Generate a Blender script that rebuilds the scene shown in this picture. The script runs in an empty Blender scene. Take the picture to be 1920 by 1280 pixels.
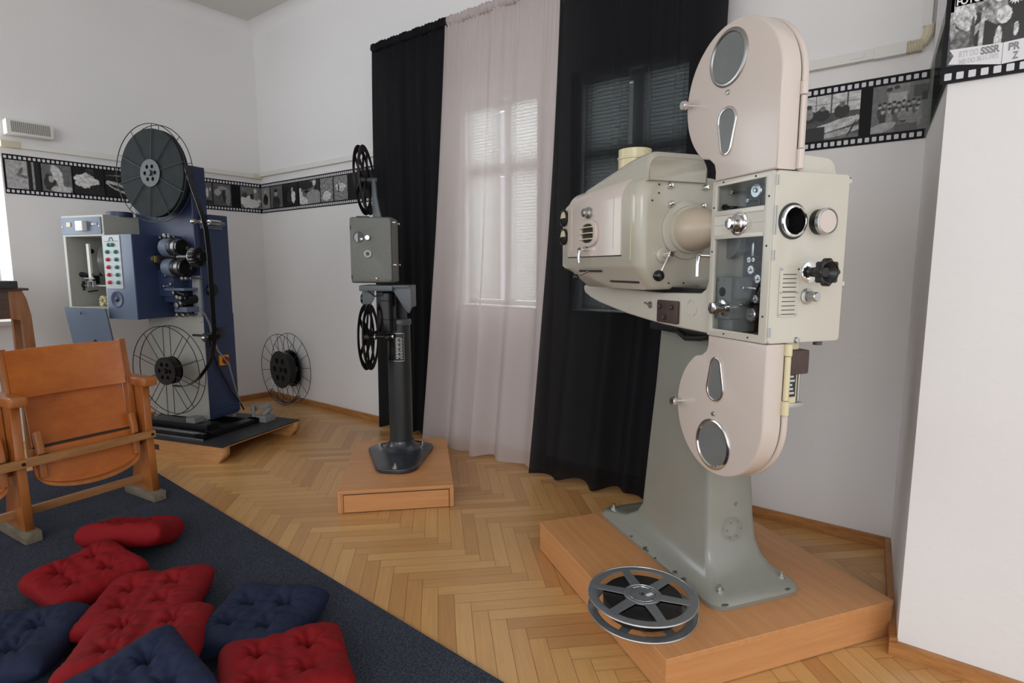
import bpy, bmesh, math, random
from mathutils import Vector, Matrix, Euler, noise
C = bpy.context.scene
PI = math.pi
R = math.radians
rnd = random.Random(7)

# ------------------------------------------------------------------ camera, world, lights, exposure
cd = bpy.data.cameras.new('camera'); cam = bpy.data.objects.new('camera', cd); C.collection.objects.link(cam)
cd.sensor_width = 36; cd.lens = 1078.0/1920*36; cd.clip_start = 0.02; cd.clip_end = 60
cam.location = (0, 0, 1.25)
cam.rotation_euler = Euler((R(90-7.24), 0, R(127.6-90)), 'XYZ')
C.camera = cam
C.view_settings.view_transform = 'Standard'; C.view_settings.look = 'None'
C.view_settings.gamma = 1.0; C.view_settings.exposure = -0.13; C.view_settings.use_curve_mapping = False

w = bpy.data.worlds.new('daylight'); C.world = w; w.use_nodes = True
bg = w.node_tree.nodes['Background']; bg.inputs[0].default_value = (0.93, 0.96, 1.0, 1); bg.inputs[1].default_value = 1.55

def area(name, loc, target, sx, sy, power, col):
    l = bpy.data.lights.new(name, 'AREA'); l.shape = 'RECTANGLE'; l.size = sx; l.size_y = sy; l.energy = power; l.color = col
    o = bpy.data.objects.new(name, l); C.collection.objects.link(o); o.location = loc
    o.rotation_euler = (Vector(target)-Vector(loc)).to_track_quat('-Z', 'Y').to_euler(); return o
area('room_window_light', (1.0, -3.0, 2.3), (-1.8, 2.2, 1.1), 2.2, 1.6, 52, (1.0, 0.99, 0.98))
area('side_window_light', (-5.45, 0.05, 1.75), (-2.5, 1.2, 1.0), 1.5, 1.7, 30, (0.92, 0.96, 1.0))
area('outdoor_light', (-2.45, 3.9, 1.9), (-2.45, 3.2, 1.6), 1.2, 1.8, 72, (1.0, 1.0, 1.0))
area('outdoor_light', (-1.5, 3.9, 1.9), (-1.5, 3.2, 1.6), 1.2, 1.8, 72, (0.85, 0.92, 1.0))

# ------------------------------------------------------------------ materials
def srgb(r, g, b):
    f = lambda c: (c/255/12.92) if c/255 <= 0.04045 else ((c/255+0.055)/1.055)**2.4
    return (f(r), f(g), f(b), 1)
class NT:
    def __init__(s, name):
        s.m = bpy.data.materials.new(name); s.m.use_nodes = True; s.t = s.m.node_tree; s.p = s.t.nodes['Principled BSDF']; s.out = s.t.nodes['Material Output']
    def n(s, ty, **k):
        x = s.t.nodes.new(ty)
        for a, v in k.items():
            if a in ('operation', 'blend_type', 'data_type', 'attribute_name', 'feature', 'wave_type', 'bands_direction', 'layer_name'): setattr(x, a, v)
            else: x.inputs[a.replace('_', ' ')].default_value = v
        return x
    def l(s, a, b): s.t.links.new(a, b)
def mat(name, col, rough=0.5, metal=0.0, var=0.0, vscale=8, bump=0.0, bscale=60, coat=0.0, spec=0.5, c2=None, stretch=None):
    q = NT(name); p = q.p; p.inputs['Base Color'].default_value = col; p.inputs['Roughness'].default_value = rough; p.inputs['Metallic'].default_value = metal
    p.inputs['Specular IOR Level'].default_value = spec
    if coat: p.inputs['Coat Weight'].default_value = coat; p.inputs['Coat Roughness'].default_value = 0.15
    co = q.n('ShaderNodeTexCoord'); src = co.outputs['Object']
    if stretch:
        mp = q.n('ShaderNodeMapping'); mp.inputs['Scale'].default_value = stretch; q.l(src, mp.inputs[0]); src = mp.outputs[0]
    if var or c2:
        nz = q.n('ShaderNodeTexNoise', Scale=vscale, Detail=6.0, Roughness=0.6); q.l(src, nz.inputs['Vector'])
        mr = q.n('ShaderNodeMapRange'); mr.inputs[1].default_value = 0.3; mr.inputs[2].default_value = 0.7; q.l(nz.outputs[0], mr.inputs[0])
        mx = q.n('ShaderNodeMix', data_type='RGBA')
        c2 = c2 or tuple(min(1, c*(1+var)) for c in col[:3])+(1,)
        mx.inputs[6].default_value = tuple(c*(1-var) for c in col[:3])+(1,); mx.inputs[7].default_value = c2
        q.l(mr.outputs[0], mx.inputs[0]); q.l(mx.outputs[2], p.inputs['Base Color'])
    if bump:
        nb = q.n('ShaderNodeTexNoise', Scale=bscale, Detail=4.0); q.l(src, nb.inputs['Vector'])
        b = q.n('ShaderNodeBump', Strength=bump, Distance=0.004); q.l(nb.outputs[0], b.inputs['Height']); q.l(b.outputs[0], p.inputs['Normal'])
    return q.m
def wood(name, c1, c2, scale=(1, 14, 14), rough=0.4, coat=0.0, ring=3.0):
    q = NT(name); p = q.p; p.inputs['Roughness'].default_value = rough
    if coat: p.inputs['Coat Weight'].default_value = coat; p.inputs['Coat Roughness'].default_value = 0.2
    co = q.n('ShaderNodeTexCoord'); mp = q.n('ShaderNodeMapping'); mp.inputs['Scale'].default_value = scale; q.l(co.outputs['Object'], mp.inputs[0])
    nz = q.n('ShaderNodeTexNoise', Scale=ring, Detail=8.0, Roughness=0.65, Distortion=0.4); q.l(mp.outputs[0], nz.inputs['Vector'])
    mr = q.n('ShaderNodeMapRange'); mr.inputs[1].default_value = 0.3; mr.inputs[2].default_value = 0.7; q.l(nz.outputs[0], mr.inputs[0])
    mx = q.n('ShaderNodeMix', data_type='RGBA'); mx.inputs[6].default_value = c1; mx.inputs[7].default_value = c2
    q.l(mr.outputs[0], mx.inputs[0]); q.l(mx.outputs[2], p.inputs['Base Color'])
    b = q.n('ShaderNodeBump', Strength=0.08, Distance=0.002); q.l(nz.outputs[0], b.inputs['Height']); q.l(b.outputs[0], p.inputs['Normal'])
    return q.m

M = {}
M['wall'] = mat('wall_paint', srgb(229, 228, 228), 0.85, var=0.015, vscale=1.5, bump=0.25, bscale=45, spec=0.2)
M['ceiling'] = mat('ceiling_paint', srgb(210, 208, 202), 0.9, spec=0.2)
M['trim'] = mat('conduit_plastic', srgb(222, 221, 216), 0.5)
M['cream'] = mat('cream_plastic', srgb(208, 198, 172), 0.5)
M['white'] = mat('white_plastic', srgb(222, 220, 214), 0.4)
M['base_wood'] = wood('baseboard_wood', srgb(150, 98, 50), srgb(190, 135, 80), (3, 3, 20), 0.45)
M['beech'] = wood('beech_laminate', srgb(192, 134, 84), srgb(208, 151, 100), (1.2, 22, 22), 0.38, ring=2.2)
M['beech_y'] = wood('beech_laminate_side', srgb(192, 134, 84), srgb(208, 151, 100), (22, 1.2, 22), 0.38, ring=2.2)
M['beech_edge'] = wood('beech_edge_band', srgb(214, 164, 104), srgb(228, 182, 122), (2, 20, 20), 0.4)
M['ply'] = wood('orange_plywood', srgb(166, 86, 26), srgb(192, 108, 40), (5, 1.5, 9), 0.3, 0.4, ring=1.6)
M['chairwood'] = wood('chair_beech', srgb(146, 82, 34), srgb(180, 110, 52), (9, 9, 1.5), 0.38, 0.2, ring=2)
M['rail'] = wood('worn_rail_wood', srgb(140, 92, 52), srgb(182, 132, 82), (1.5, 14, 14), 0.5, ring=2)
M['greywood'] = wood('weathered_foot_wood', srgb(96, 86, 72), srgb(136, 124, 104), (12, 2, 12), 0.7)
M['darkwood'] = wood('dark_table_wood', srgb(62, 42, 34), srgb(92, 64, 50), (12, 1.4, 12), 0.45)
M['legwood'] = wood('table_leg_wood', srgb(120, 74, 42), srgb(160, 108, 66), (10, 10, 1.2), 0.45)
M['palletwood'] = wood('pallet_plywood', srgb(176, 124, 74), srgb(204, 152, 100), (2, 2, 18), 0.55)
M['blacktop'] = mat('black_phenolic_board', srgb(42, 43, 46), 0.45, var=0.25, vscale=30, bump=0.1, bscale=200)
M['dkroom'] = mat('blackened_steel', srgb(30, 31, 34), 0.35, 0.4)
M['mag'] = mat('pinkish_cream_enamel', srgb(205, 193, 184), 0.32, var=0.015, vscale=3, coat=0.3)
M['hous'] = mat('grey_cream_enamel', srgb(197, 193, 180), 0.3, var=0.025, vscale=5, coat=0.3)
M['lamp'] = mat('olive_cream_enamel', srgb(184, 180, 166), 0.26, var=0.03, vscale=6, coat=0.5)
M['ped'] = mat('grey_green_enamel', srgb(136, 137, 128), 0.3, var=0.05, vscale=5, coat=0.4, bump=0.06, bscale=25)
M['cone'] = mat('beige_enamel', srgb(192, 178, 158), 0.35, var=0.02)
M['cream_paint'] = mat('yellow_cream_paint', srgb(214, 204, 164), 0.35, coat=0.3)
M['chip'] = mat('chipped_dark_paint', srgb(74, 76, 72), 0.6, var=0.3, vscale=60)
M['seam'] = mat('dark_seam', srgb(48, 44, 40), 0.7)
M['chrome'] = mat('chrome', srgb(225, 225, 225), 0.12, 1.0)
M['steel'] = mat('satin_steel', srgb(178, 178, 176), 0.3, 1.0)
M['alu'] = mat('grey_aluminium', srgb(150, 155, 160), 0.36, 0.75, var=0.04, vscale=30)
M['alu_edge'] = mat('bright_aluminium_edge', srgb(200, 203, 206), 0.25, 0.9)
M['zinc'] = mat('zinc_bolt', srgb(190, 190, 184), 0.3, 0.9)
M['greyglass'] = mat('grey_window_glass', srgb(112, 116, 116), 0.25, var=0.05, vscale=14)
M['black'] = mat('black_gloss', srgb(20, 20, 22), 0.22)
M['bakelite'] = mat('black_bakelite', srgb(24, 24, 25), 0.4)
M['brownplate'] = mat('brown_bakelite_plate', srgb(66, 48, 42), 0.45, var=0.15, vscale=40)
M['lens'] = mat('lens_glass', srgb(14, 16, 24), 0.05, spec=0.8)
M['film'] = mat('film_black', srgb(18, 16, 16), 0.3)
M['filmdisc'] = mat('wound_film', srgb(40, 45, 46), 0.7, 0.0, spec=0.12, var=0.2, vscale=14)
M['blackwire'] = mat('black_wire', srgb(28, 29, 31), 0.4, 0.3)
M['hub'] = mat('cast_grey_hub', srgb(66, 68, 68), 0.5, 0.2, var=0.12, vscale=40)
M['bluedk'] = mat('navy_blue_paint', srgb(43, 55, 86), 0.42, var=0.03, vscale=5)
M['bluelt'] = mat('steel_blue_paint', srgb(90, 104, 124), 0.4, var=0.03, vscale=5)
M['greybox'] = mat('grey_beige_paint', srgb(168, 168, 160), 0.45, var=0.03)
M['liner'] = mat('gear_case_grey', srgb(84, 86, 86), 0.5)
M['dullsteel'] = mat('dull_steel', srgb(120, 120, 118), 0.35, 0.9)
M['inner'] = mat('cabinet_inner_grey', srgb(128, 130, 128), 0.55)
M['panel'] = mat('silver_panel', srgb(158, 160, 162), 0.45, 0.2)
M['green'] = mat('green_button', srgb(20, 128, 110), 0.3)
M['red'] = mat('red_button', srgb(190, 48, 52), 0.25)
M['yellow'] = mat('yellow_plastic', srgb(222, 158, 30), 0.4)
M['redknob'] = mat('dark_red_knob', srgb(140, 26, 24), 0.35)
M['brass'] = mat('brass', srgb(176, 162, 116), 0.35, 0.7)
M['hammer'] = mat('hammertone_grey', srgb(98, 99, 94), 0.42, 0.3, var=0.1, vscale=90, bump=0.35, bscale=150)
M['slate'] = mat('slate_grey_cast', srgb(84, 90, 94), 0.42, 0.3, var=0.06, vscale=60, bump=0.15, bscale=120)
M['column'] = mat('charcoal_column', srgb(48, 52, 52), 0.35, 0.2, var=0.08, vscale=60, bump=0.1, bscale=150)
M['foot'] = mat('dark_foot_paint', srgb(44, 49, 56), 0.28, coat=0.3)
M['reelblk'] = mat('black_reel', srgb(26, 24, 24), 0.35, 0.3)
M['paper'] = mat('white_paper', srgb(220, 220, 224), 0.6)
M['greyink'] = mat('grey_ink', srgb(130, 130, 130), 0.6)
M['paleink'] = mat('pale_ink', srgb(196, 197, 199), 0.6)
M['perf'] = mat('perforation_white', srgb(208, 208, 214), 0.5)
M['filmbase'] = mat('film_strip_black', srgb(16, 17, 22), 0.55, spec=0.2)

M['winwood'] = mat('window_frame_paint', srgb(214, 212, 206), 0.5)

def cushion_mat(name, col):
    m = mat(name, col, 0.75, var=0.06, vscale=40, bump=0.25, bscale=260, spec=0.25)
    m.node_tree.nodes['Principled BSDF'].inputs['Sheen Weight'].default_value = 0.0; return m
M['redc'] = cushion_mat('red_cotton', srgb(126, 7, 16)); M['navyc'] = cushion_mat('navy_cotton', srgb(26, 35, 60))

def carpet():
    q = NT('blue_grey_carpet'); co = q.n('ShaderNodeTexCoord')
    a = q.n('ShaderNodeTexNoise', Scale=150.0, Detail=4.0, Roughness=0.9); b = q.n('ShaderNodeTexNoise', Scale=5.0, Detail=3.0)
    q.l(co.outputs['Object'], a.inputs['Vector']); q.l(co.outputs['Object'], b.inputs['Vector'])
    r = q.n('ShaderNodeValToRGB'); r.color_ramp.elements[0].position = 0.36; r.color_ramp.elements[0].color = srgb(35, 39, 48)
    r.color_ramp.elements[1].position = 0.68; r.color_ramp.elements[1].color = srgb(92, 98, 112); q.l(a.outputs[0], r.inputs[0])
    mx = q.n('ShaderNodeMix', data_type='RGBA', blend_type='MULTIPLY'); mx.inputs[0].default_value = 0.35; q.l(r.outputs[0], mx.inputs[6]); q.l(b.outputs[0], mx.inputs[7])
    q.l(mx.outputs[2], q.p.inputs['Base Color']); q.p.inputs['Roughness'].default_value = 0.95; q.p.inputs['Specular IOR Level'].default_value = 0.1
    bp = q.n('ShaderNodeBump', Strength=0.7, Distance=0.004); q.l(a.outputs[0], bp.inputs['Height']); q.l(bp.outputs[0], q.p.inputs['Normal'])
    return q.m
M['carpet'] = carpet()

def parquet():
    q = NT('oak_parquet'); at = q.n('ShaderNodeAttribute', attribute_name='stave'); uv = q.n('ShaderNodeUVMap')
    mp = q.n('ShaderNodeMapping'); mp.inputs['Scale'].default_value = (5, 75, 1); q.l(uv.outputs[0], mp.inputs[0])
    nz = q.n('ShaderNodeTexNoise', Scale=1.0, Detail=7.0, Roughness=0.6, Distortion=0.6); q.l(mp.outputs[0], nz.inputs['Vector'])
    r = q.n('ShaderNodeValToRGB'); e = r.color_ramp.elements; e[0].position = 0.0; e[0].color = srgb(188, 137, 82); e[1].position = 1.0; e[1].color = srgb(212, 166, 106)
    x = e.new(0.5); x.color = srgb(202, 153, 94); q.l(at.outputs['Fac'], r.inputs[0])
    mr = q.n('ShaderNodeMapRange'); mr.inputs[1].default_value = 0.3; mr.inputs[2].default_value = 0.7; mr.inputs[3].default_value = 0.90; mr.inputs[4].default_value = 1.05; q.l(nz.outputs[0], mr.inputs[0])
    mx = q.n('ShaderNodeMix', data_type='RGBA', blend_type='MULTIPLY'); mx.inputs[0].default_value = 1; q.l(r.outputs[0], mx.inputs[6]); q.l(mr.outputs[0], mx.inputs[7])
    q.l(mx.outputs[2], q.p.inputs['Base Color']); q.p.inputs['Roughness'].default_value = 0.33; q.p.inputs['Coat Weight'].default_value = 0.25; q.p.inputs['Coat Roughness'].default_value = 0.25
    return q.m
M['parquet'] = parquet()
M['gap'] = mat('parquet_joint', srgb(120, 80, 44), 0.8)

def cloth(name, col, transp, transl, rough=0.8):
    q = NT(name); t = q.t; q.p.inputs['Base Color'].default_value = col; q.p.inputs['Roughness'].default_value = rough; q.p.inputs['Specular IOR Level'].default_value = 0.2
    co = q.n('ShaderNodeTexCoord'); mp = q.n('ShaderNodeMapping'); mp.inputs['Scale'].default_value = (300, 300, 60); q.l(co.outputs['Object'], mp.inputs[0])
    nz = q.n('ShaderNodeTexNoise', Scale=1.0, Detail=2.0); q.l(mp.outputs[0], nz.inputs['Vector'])
    bp = q.n('ShaderNodeBump', Strength=0.12, Distance=0.002); q.l(nz.outputs[0], bp.inputs['Height']); q.l(bp.outputs[0], q.p.inputs['Normal'])
    tl = q.n('ShaderNodeBsdfTranslucent'); tl.inputs[0].default_value = col; tr = q.n('ShaderNodeBsdfTransparent')
    m1 = q.n('ShaderNodeMixShader'); m1.inputs[0].default_value = transl; q.l(q.p.outputs[0], m1.inputs[1]); q.l(tl.outputs[0], m1.inputs[2])
    m2 = q.n('ShaderNodeMixShader'); m2.inputs[0].default_value = transp; q.l(m1.outputs[0], m2.inputs[1]); q.l(tr.outputs[0], m2.inputs[2]); q.l(m2.outputs[0], q.out.inputs[0])
    return q.m
M['sheer'] = cloth('pale_mauve_voile', srgb(212, 200, 198), 0.24, 0.22)
M['blackcloth'] = cloth('black_voile', srgb(13, 14, 19), 0.055, 0.02)
M['blackcloth2'] = cloth('black_dense_voile', srgb(15, 16, 20), 0.01, 0.01)
M['blind'] = cloth('blind_slat', srgb(228, 230, 228), 0.0, 0.5, 0.5)
def glass(name, tint, gl=0.12):
    q = NT(name); tr = q.n('ShaderNodeBsdfTransparent'); tr.inputs[0].default_value = tint
    g = q.n('ShaderNodeBsdfGlossy'); g.inputs['Roughness'].default_value = 0.03
    m = q.n('ShaderNodeMixShader'); m.inputs[0].default_value = gl; q.l(tr.outputs[0], m.inputs[1]); q.l(g.outputs[0], m.inputs[2]); q.l(m.outputs[0], q.out.inputs[0]); return q.m
M['glass'] = glass('clear_pane', (0.9, 0.92, 0.93, 1), 0.035)
M['acryl'] = glass('acrylic_sheet', (0.72, 0.74, 0.72, 1), 0.08)
def tone_mat():
    q = NT('photographic_print'); at = q.n('ShaderNodeAttribute', attribute_name='tone'); q.l(at.outputs['Color'], q.p.inputs['Base Color']); q.p.inputs['Roughness'].default_value = 0.4; return q.m
M['photo'] = tone_mat()

# ------------------------------------------------------------------ mesh tools
class MB:
    def __init__(s): s.b = bmesh.new()
    def _add(s, bm, mx=None):
        if mx is not None: bm.transform(mx)
        me = bpy.data.meshes.new('t'); bm.to_mesh(me); bm.free(); s.b.from_mesh(me); bpy.data.meshes.remove(me); return s
    def box(s, x0, x1, y0, y1, z0, z1, bev=0.0, seg=2, mx=None):
        b = bmesh.new(); bmesh.ops.create_cube(b, size=1)
        for v in b.verts: v.co = Vector(((x0+x1)/2+v.co.x*(x1-x0), (y0+y1)/2+v.co.y*(y1-y0), (z0+z1)/2+v.co.z*(z1-z0)))
        if bev: bmesh.ops.bevel(b, geom=b.edges[:], offset=bev, segments=seg, profile=0.7, affect='EDGES')
        return s._add(b, mx)
    def cyl(s, p0, p1, r0, r1=None, seg=24, bev=0.0):
        p0, p1 = Vector(p0), Vector(p1); r1 = r0 if r1 is None else r1; d = p1-p0; L = d.length
        prof = [(0, 0), (r0, 0), (r1, L), (0, L)]
        if bev: prof = [(0, 0), (r0-bev, 0), (r0, bev), (r1, L-bev), (r1-bev, L), (0, L)]
        return s.lathe(prof, p0, d, seg)
    def lathe(s, prof, org=(0, 0, 0), axis=(0, 0, 1), seg=24):
        b = bmesh.new(); rings = []
        for r, z in prof:
            if r < 1e-6: rings.append([b.verts.new((0, 0, z))])
            else: rings.append([b.verts.new((r*math.cos(2*PI*i/seg), r*math.sin(2*PI*i/seg), z)) for i in range(seg)])
        for a, c in zip(rings, rings[1:]):
            if len(a) == 1 and len(c) == 1: continue
            for i in range(seg):
                j = (i+1) % seg
                if len(a) == 1: b.faces.new((a[0], c[j], c[i]))
                elif len(c) == 1: b.faces.new((a[i], a[j], c[0]))
                else: b.faces.new((a[i], a[j], c[j], c[i]))
        q = Vector(axis).to_track_quat('Z', 'Y').to_matrix().to_4x4(); q.translation = Vector(org)
        return s._add(b, q)
    def tube(s, pts, r, seg=8, closed=False, flat=None):
        pts = [Vector(p) for p in pts]; n = len(pts); b = bmesh.new(); rings = []; up = None
        for i, p in enumerate(pts):
            if closed: d = pts[(i+1) % n]-pts[i-1]
            else: d = pts[min(i+1, n-1)]-pts[max(i-1, 0)]
            d.normalize()
            if up is None: up = d.orthogonal().normalized()
            else:
                up = up-d*up.dot(d); up.normalize()
            sd = d.cross(up)
            rings.append([b.verts.new(p+(up*math.cos(2*PI*k/seg)+sd*math.sin(2*PI*k/seg))*r) for k in range(seg)])
        rr = list(zip(rings, rings[1:]))+([(rings[-1], rings[0])] if closed else [])
        for a, c in rr:
            for k in range(seg):
                j = (k+1) % seg; b.faces.new((a[k], a[j], c[j], c[k]))
        if not closed: b.faces.new(rings[0][::-1]); b.faces.new(rings[-1])
        return s._add(b)
    def ring(s, c, axis, Rr, r, seg=48, ts=8):
        q = Vector(axis).to_track_quat('Z', 'Y').to_matrix(); c = Vector(c)
        return s.tube([c+q@Vector((Rr*math.cos(2*PI*i/seg), Rr*math.sin(2*PI*i/seg), 0)) for i in range(seg)], r, ts, True)
    def sph(s, c, r, sc=(1, 1, 1), u=20, v=12):
        b = bmesh.new(); bmesh.ops.create_uvsphere(b, u_segments=u, v_segments=v, radius=r)
        return s._add(b, Matrix.Translation(Vector(c))@Matrix.Diagonal((*sc, 1)))
    def loft(s, secs, caps=True):
        b = bmesh.new(); rs = [[b.verts.new(p) for p in sec] for sec in secs]; n = len(rs[0])
        for a, c in zip(rs, rs[1:]):
            for i in range(n):
                j = (i+1) % n; b.faces.new((a[i], a[j], c[j], c[i]))
        if caps: b.faces.new(rs[0][::-1]); b.faces.new(rs[-1])
        bmesh.ops.recalc_face_normals(b, faces=b.faces[:]); return s._add(b)
    def plate(s, loops, t, plane='XZ', off=0.0, bev=0.0):
        """flat outline with holes, extruded by t from off; plane XZ extrudes along +Y, YZ along +X, XY along +Z"""
        cu = bpy.data.curves.new('c', 'CURVE'); cu.dimensions = '2D'; cu.fill_mode = 'BOTH'; cu.extrude = max(t/2-bev, 1e-4); cu.bevel_depth = bev; cu.bevel_resolution = 2
        if bev: cu.offset = -bev
        for lp in loops:
            sp = cu.splines.new('POLY'); sp.points.add(len(lp)-1); sp.use_cyclic_u = True
            for i, (x, y) in enumerate(lp): sp.points[i].co = (x, y, 0, 1)
        o = bpy.data.objects.new('c', cu); me = bpy.data.meshes.new_from_object(o)
        b = bmesh.new(); b.from_mesh(me); bmesh.ops.remove_doubles(b, verts=b.verts[:], dist=1e-5)
        if plane == 'XZ': mx = Matrix(((1, 0, 0, 0), (0, 0, 1, off+t/2), (0, 1, 0, 0), (0, 0, 0, 1)))
        elif plane == 'YZ': mx = Matrix(((0, 0, 1, off+t/2), (1, 0, 0, 0), (0, 1, 0, 0), (0, 0, 0, 1)))
        else: mx = Matrix.Translation((0, 0, off+t/2))
        b.transform(mx)
        bmesh.ops.recalc_face_normals(b, faces=b.faces[:])
        bpy.data.objects.remove(o); bpy.data.curves.remove(cu); bpy.data.meshes.remove(me)
        return s._add(b)
    def grid(s, fn, nu, nv, closed_u=False):
        b = bmesh.new(); vs = [[b.verts.new(fn(i/nu, j/nv)) for j in range(nv+1)] for i in range(nu+(0 if closed_u else 1))]
        n = nu
        for i in range(n):
            k = (i+1) % len(vs)
            for j in range(nv): b.faces.new((vs[i][j], vs[k][j], vs[k][j+1], vs[i][j+1]))
        return s._add(b)
    def xf(s, mx): s.b.transform(mx); return s
    def islands(s):
        s.b.verts.ensure_lookup_table(); seen = set(); out = []
        for v in s.b.verts:
            if v.index in seen: continue
            st = [v]; seen.add(v.index); comp = []
            while st:
                q = st.pop(); comp.append(q)
                for e in q.link_edges:
                    o = e.other_vert(q)
                    if o.index not in seen: seen.add(o.index); st.append(o)
            out.append(comp)
        return out
    def split(s, name, m, parent=None, smooth=35):
        """every separate piece becomes an object of its own"""
        s.b.verts.index_update(); res = []
        for comp in s.islands():
            n = MB(); mp = {v: n.b.verts.new(v.co) for v in comp}; fs = set(f for v in comp for f in v.link_faces)
            for f in fs: n.b.faces.new([mp[v] for v in f.verts])
            res.append(n.build(name, m, parent, smooth))
        return res
    def build(s, name, m, parent=None, smooth=35):
        me = bpy.data.meshes.new(name); s.b.to_mesh(me); s.b.free(); me.materials.append(m)
        if smooth:
            me.shade_smooth()
            try: me.set_sharp_from_angle(angle=R(smooth))
            except Exception: pass
        o = bpy.data.objects.new(name, me); C.collection.objects.link(o)
        if parent: o.parent = parent
        return o
def circle(cx, cy, r, n=40, a0=0): return [(cx+r*math.cos(a0+2*PI*i/n), cy+r*math.sin(a0+2*PI*i/n)) for i in range(n)]
def rrect(x0, x1, y0, y1, r, n=5):
    out = []
    for cx, cy, a in ((x1-r, y1-r, 0), (x0+r, y1-r, 90), (x0+r, y0+r, 180), (x1-r, y0+r, 270)):
        for i in range(n+1): out.append((cx+r*math.cos(R(a+90*i/n)), cy+r*math.sin(R(a+90*i/n))))
    return out
def hull2(circs, n=28):
    """outline around several circles (convex hull)"""
    pts = []
    for cx, cy, r in circs: pts += circle(cx, cy, r, n)
    pts = sorted(set((round(x, 6), round(y, 6)) for x, y in pts))
    def half(p):
        h = []
        for q in p:
            while len(h) >= 2 and (h[-1][0]-h[-2][0])*(q[1]-h[-2][1])-(h[-1][1]-h[-2][1])*(q[0]-h[-2][0]) <= 0: h.pop()
            h.append(q)
        return h
    lo = half(pts); up = half(pts[::-1]); return lo[:-1]+up[:-1]
def tag(o, label=None, cat=None, group=None, kind=None):
    if label: o['label'] = label
    if cat: o['category'] = cat
    if group: o['group'] = group
    if kind: o['kind'] = kind
    return o
def thing(name, label, cat, loc=(0, 0, 0), rz=0, group=None):
    o = bpy.data.objects.new(name, None); C.collection.objects.link(o); o.location = loc; o.rotation_euler = (0, 0, R(rz)); o.empty_display_size = 0.1
    return tag(o, label, cat, group)
def text(body, size, m, parent, name, mx, extr=0.0005, bold=0.0):
    cu = bpy.data.curves.new('t', 'FONT'); cu.body = body; cu.size = size; cu.extrude = extr; cu.offset = bold
    o = bpy.data.objects.new('t', cu); C.collection.objects.link(o); bpy.context.view_layer.update()
    me = bpy.data.meshes.new_from_object(o.evaluated_get(bpy.context.evaluated_depsgraph_get())); bpy.data.objects.remove(o); bpy.data.curves.remove(cu)
    me.transform(mx); me.materials.clear(); me.materials.append(m); me.name = name
    q = bpy.data.objects.new(name, me); C.collection.objects.link(q); q.parent = parent; return q

# ------------------------------------------------------------------ the room
WB = 2.98; WA = -5.30; H = 3.44; CF = 2.145
def struct(o): o['kind'] = 'structure'; return o
# floor: herringbone staves laid at 45 degrees
def build_floor():
    wv, L = 0.0608, 0.425; s2 = math.sqrt(0.5)
    b = bmesh.new(); lay = b.verts.layers.float_color.new('stave'); uvl = b.loops.layers.uv.new('UVMap')
    def P(u, v): return (-1.32+(u+(v-wv))*s2, 1.47+(u-(v-wv))*s2)
    g = 0.0006; zt = 0.0
    def quad(u0, u1, v0, v1, longu):
        cx, cy = P((u0+u1)/2, (v0+v1)/2)
        if not (-5.9 < cx < 2.1 and -3.2 < cy < 3.3): return
        c = rnd.random()**0.9; pts = [P(u0+g, v0+g), P(u1-g, v0+g), P(u1-g, v1-g), P(u0+g, v1-g)]
        vs = [b.verts.new((x, y, zt)) for x, y in pts]
        for q in vs: q[lay] = (c, c, c, 1)
        f = b.faces.new(vs)
        ox, oy = rnd.random()*9, rnd.random()*9
        uv = [(0, 0), (u1-u0, 0), (u1-u0, v1-v0), (0, v1-v0)]
        if not longu: uv = [(y, x) for x, y in uv]
        for lp, t in zip(f.loops, uv): lp[uvl].uv = (t[0]+ox, t[1]+oy)
        if f.normal.z < 0: pass
    for m in range(-12, 13):
        tu, tv = m*L, -m*L
        for k in range(-130, 130):
            quad(k*wv+tu, k*wv+L+tu, k*wv+tv, (k+1)*wv+tv, True)
            quad(k*wv+L+tu, (k+1)*wv+L+tu, (k+1)*wv-L+tv, (k+1)*wv+tv, False)
    bmesh.ops.recalc_face_normals(b, faces=b.faces[:])
    for f in b.faces:
        f.normal_update()
        if f.normal.z < 0: f.normal_flip()
    n0 = len(b.faces)
    vs = [b.verts.new(p) for p in ((-5.9, -3.2, -0.002), (2.1, -3.2, -0.002), (2.1, 3.3, -0.002), (-5.9, 3.3, -0.002))]
    f = b.faces.new(vs); f.material_index = 1
    me = bpy.data.meshes.new('floor'); b.to_mesh(me); b.free(); me.materials.append(M['parquet']); me.materials.append(M['gap'])
    o = bpy.data.objects.new('floor', me); C.collection.objects.link(o); struct(o)
build_floor()
# ceiling with coved edge along both walls
mb = MB(); mb.box(-5.9, 2.1, -3.2, 3.3, H, H+0.1)
struct(mb.build('ceiling', M['ceiling'], smooth=0))
def cove(axis):
    mb = MB(); r = 0.10; secs = []
    for t in (0, 1):
        sec = []
        for i in range(9):
            a = PI/2*i/8
            d, z = r*(1-math.sin(a)), H-r*(1-math.cos(a))     # from (r, H) curve down to (0, H-r)
            d, z = r-r*math.sin(a), H-(r-r*math.cos(a))
            sec.append((d, z))
        sec.append((-0.02, H-r)); sec.append((-0.02, H+0.02)); sec.append((r, H+0.02))
        if axis == 'B': secs.append([(-5.32+t*7.3, WB-d, z) for d, z in sec])
        else: secs.append([(WA+d, -3.1+t*6.1, z) for d, z in sec])
    mb.loft(secs); return mb
struct(cove('B').build('trim_2', M['wall'])); struct(cove('A').build('trim_3', M['wall']))
# wall B (behind) with two window openings
def rect(x0, x1, z0, z1): return [(x0, z0), (x1, z0), (x1, z1), (x0, z1)]
W1 = (-2.80, -2.10, 0.98, 2.36); W2 = (-1.86, -1.16, 0.98, 2.37)
mb = MB(); mb.plate([rect(-5.42, 0.0, -0.02, H+0.05), rect(*W1), rect(*W2)], 0.30, 'XZ', WB)
struct(mb.build('wall_back', M['wall'], smooth=0))
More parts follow.
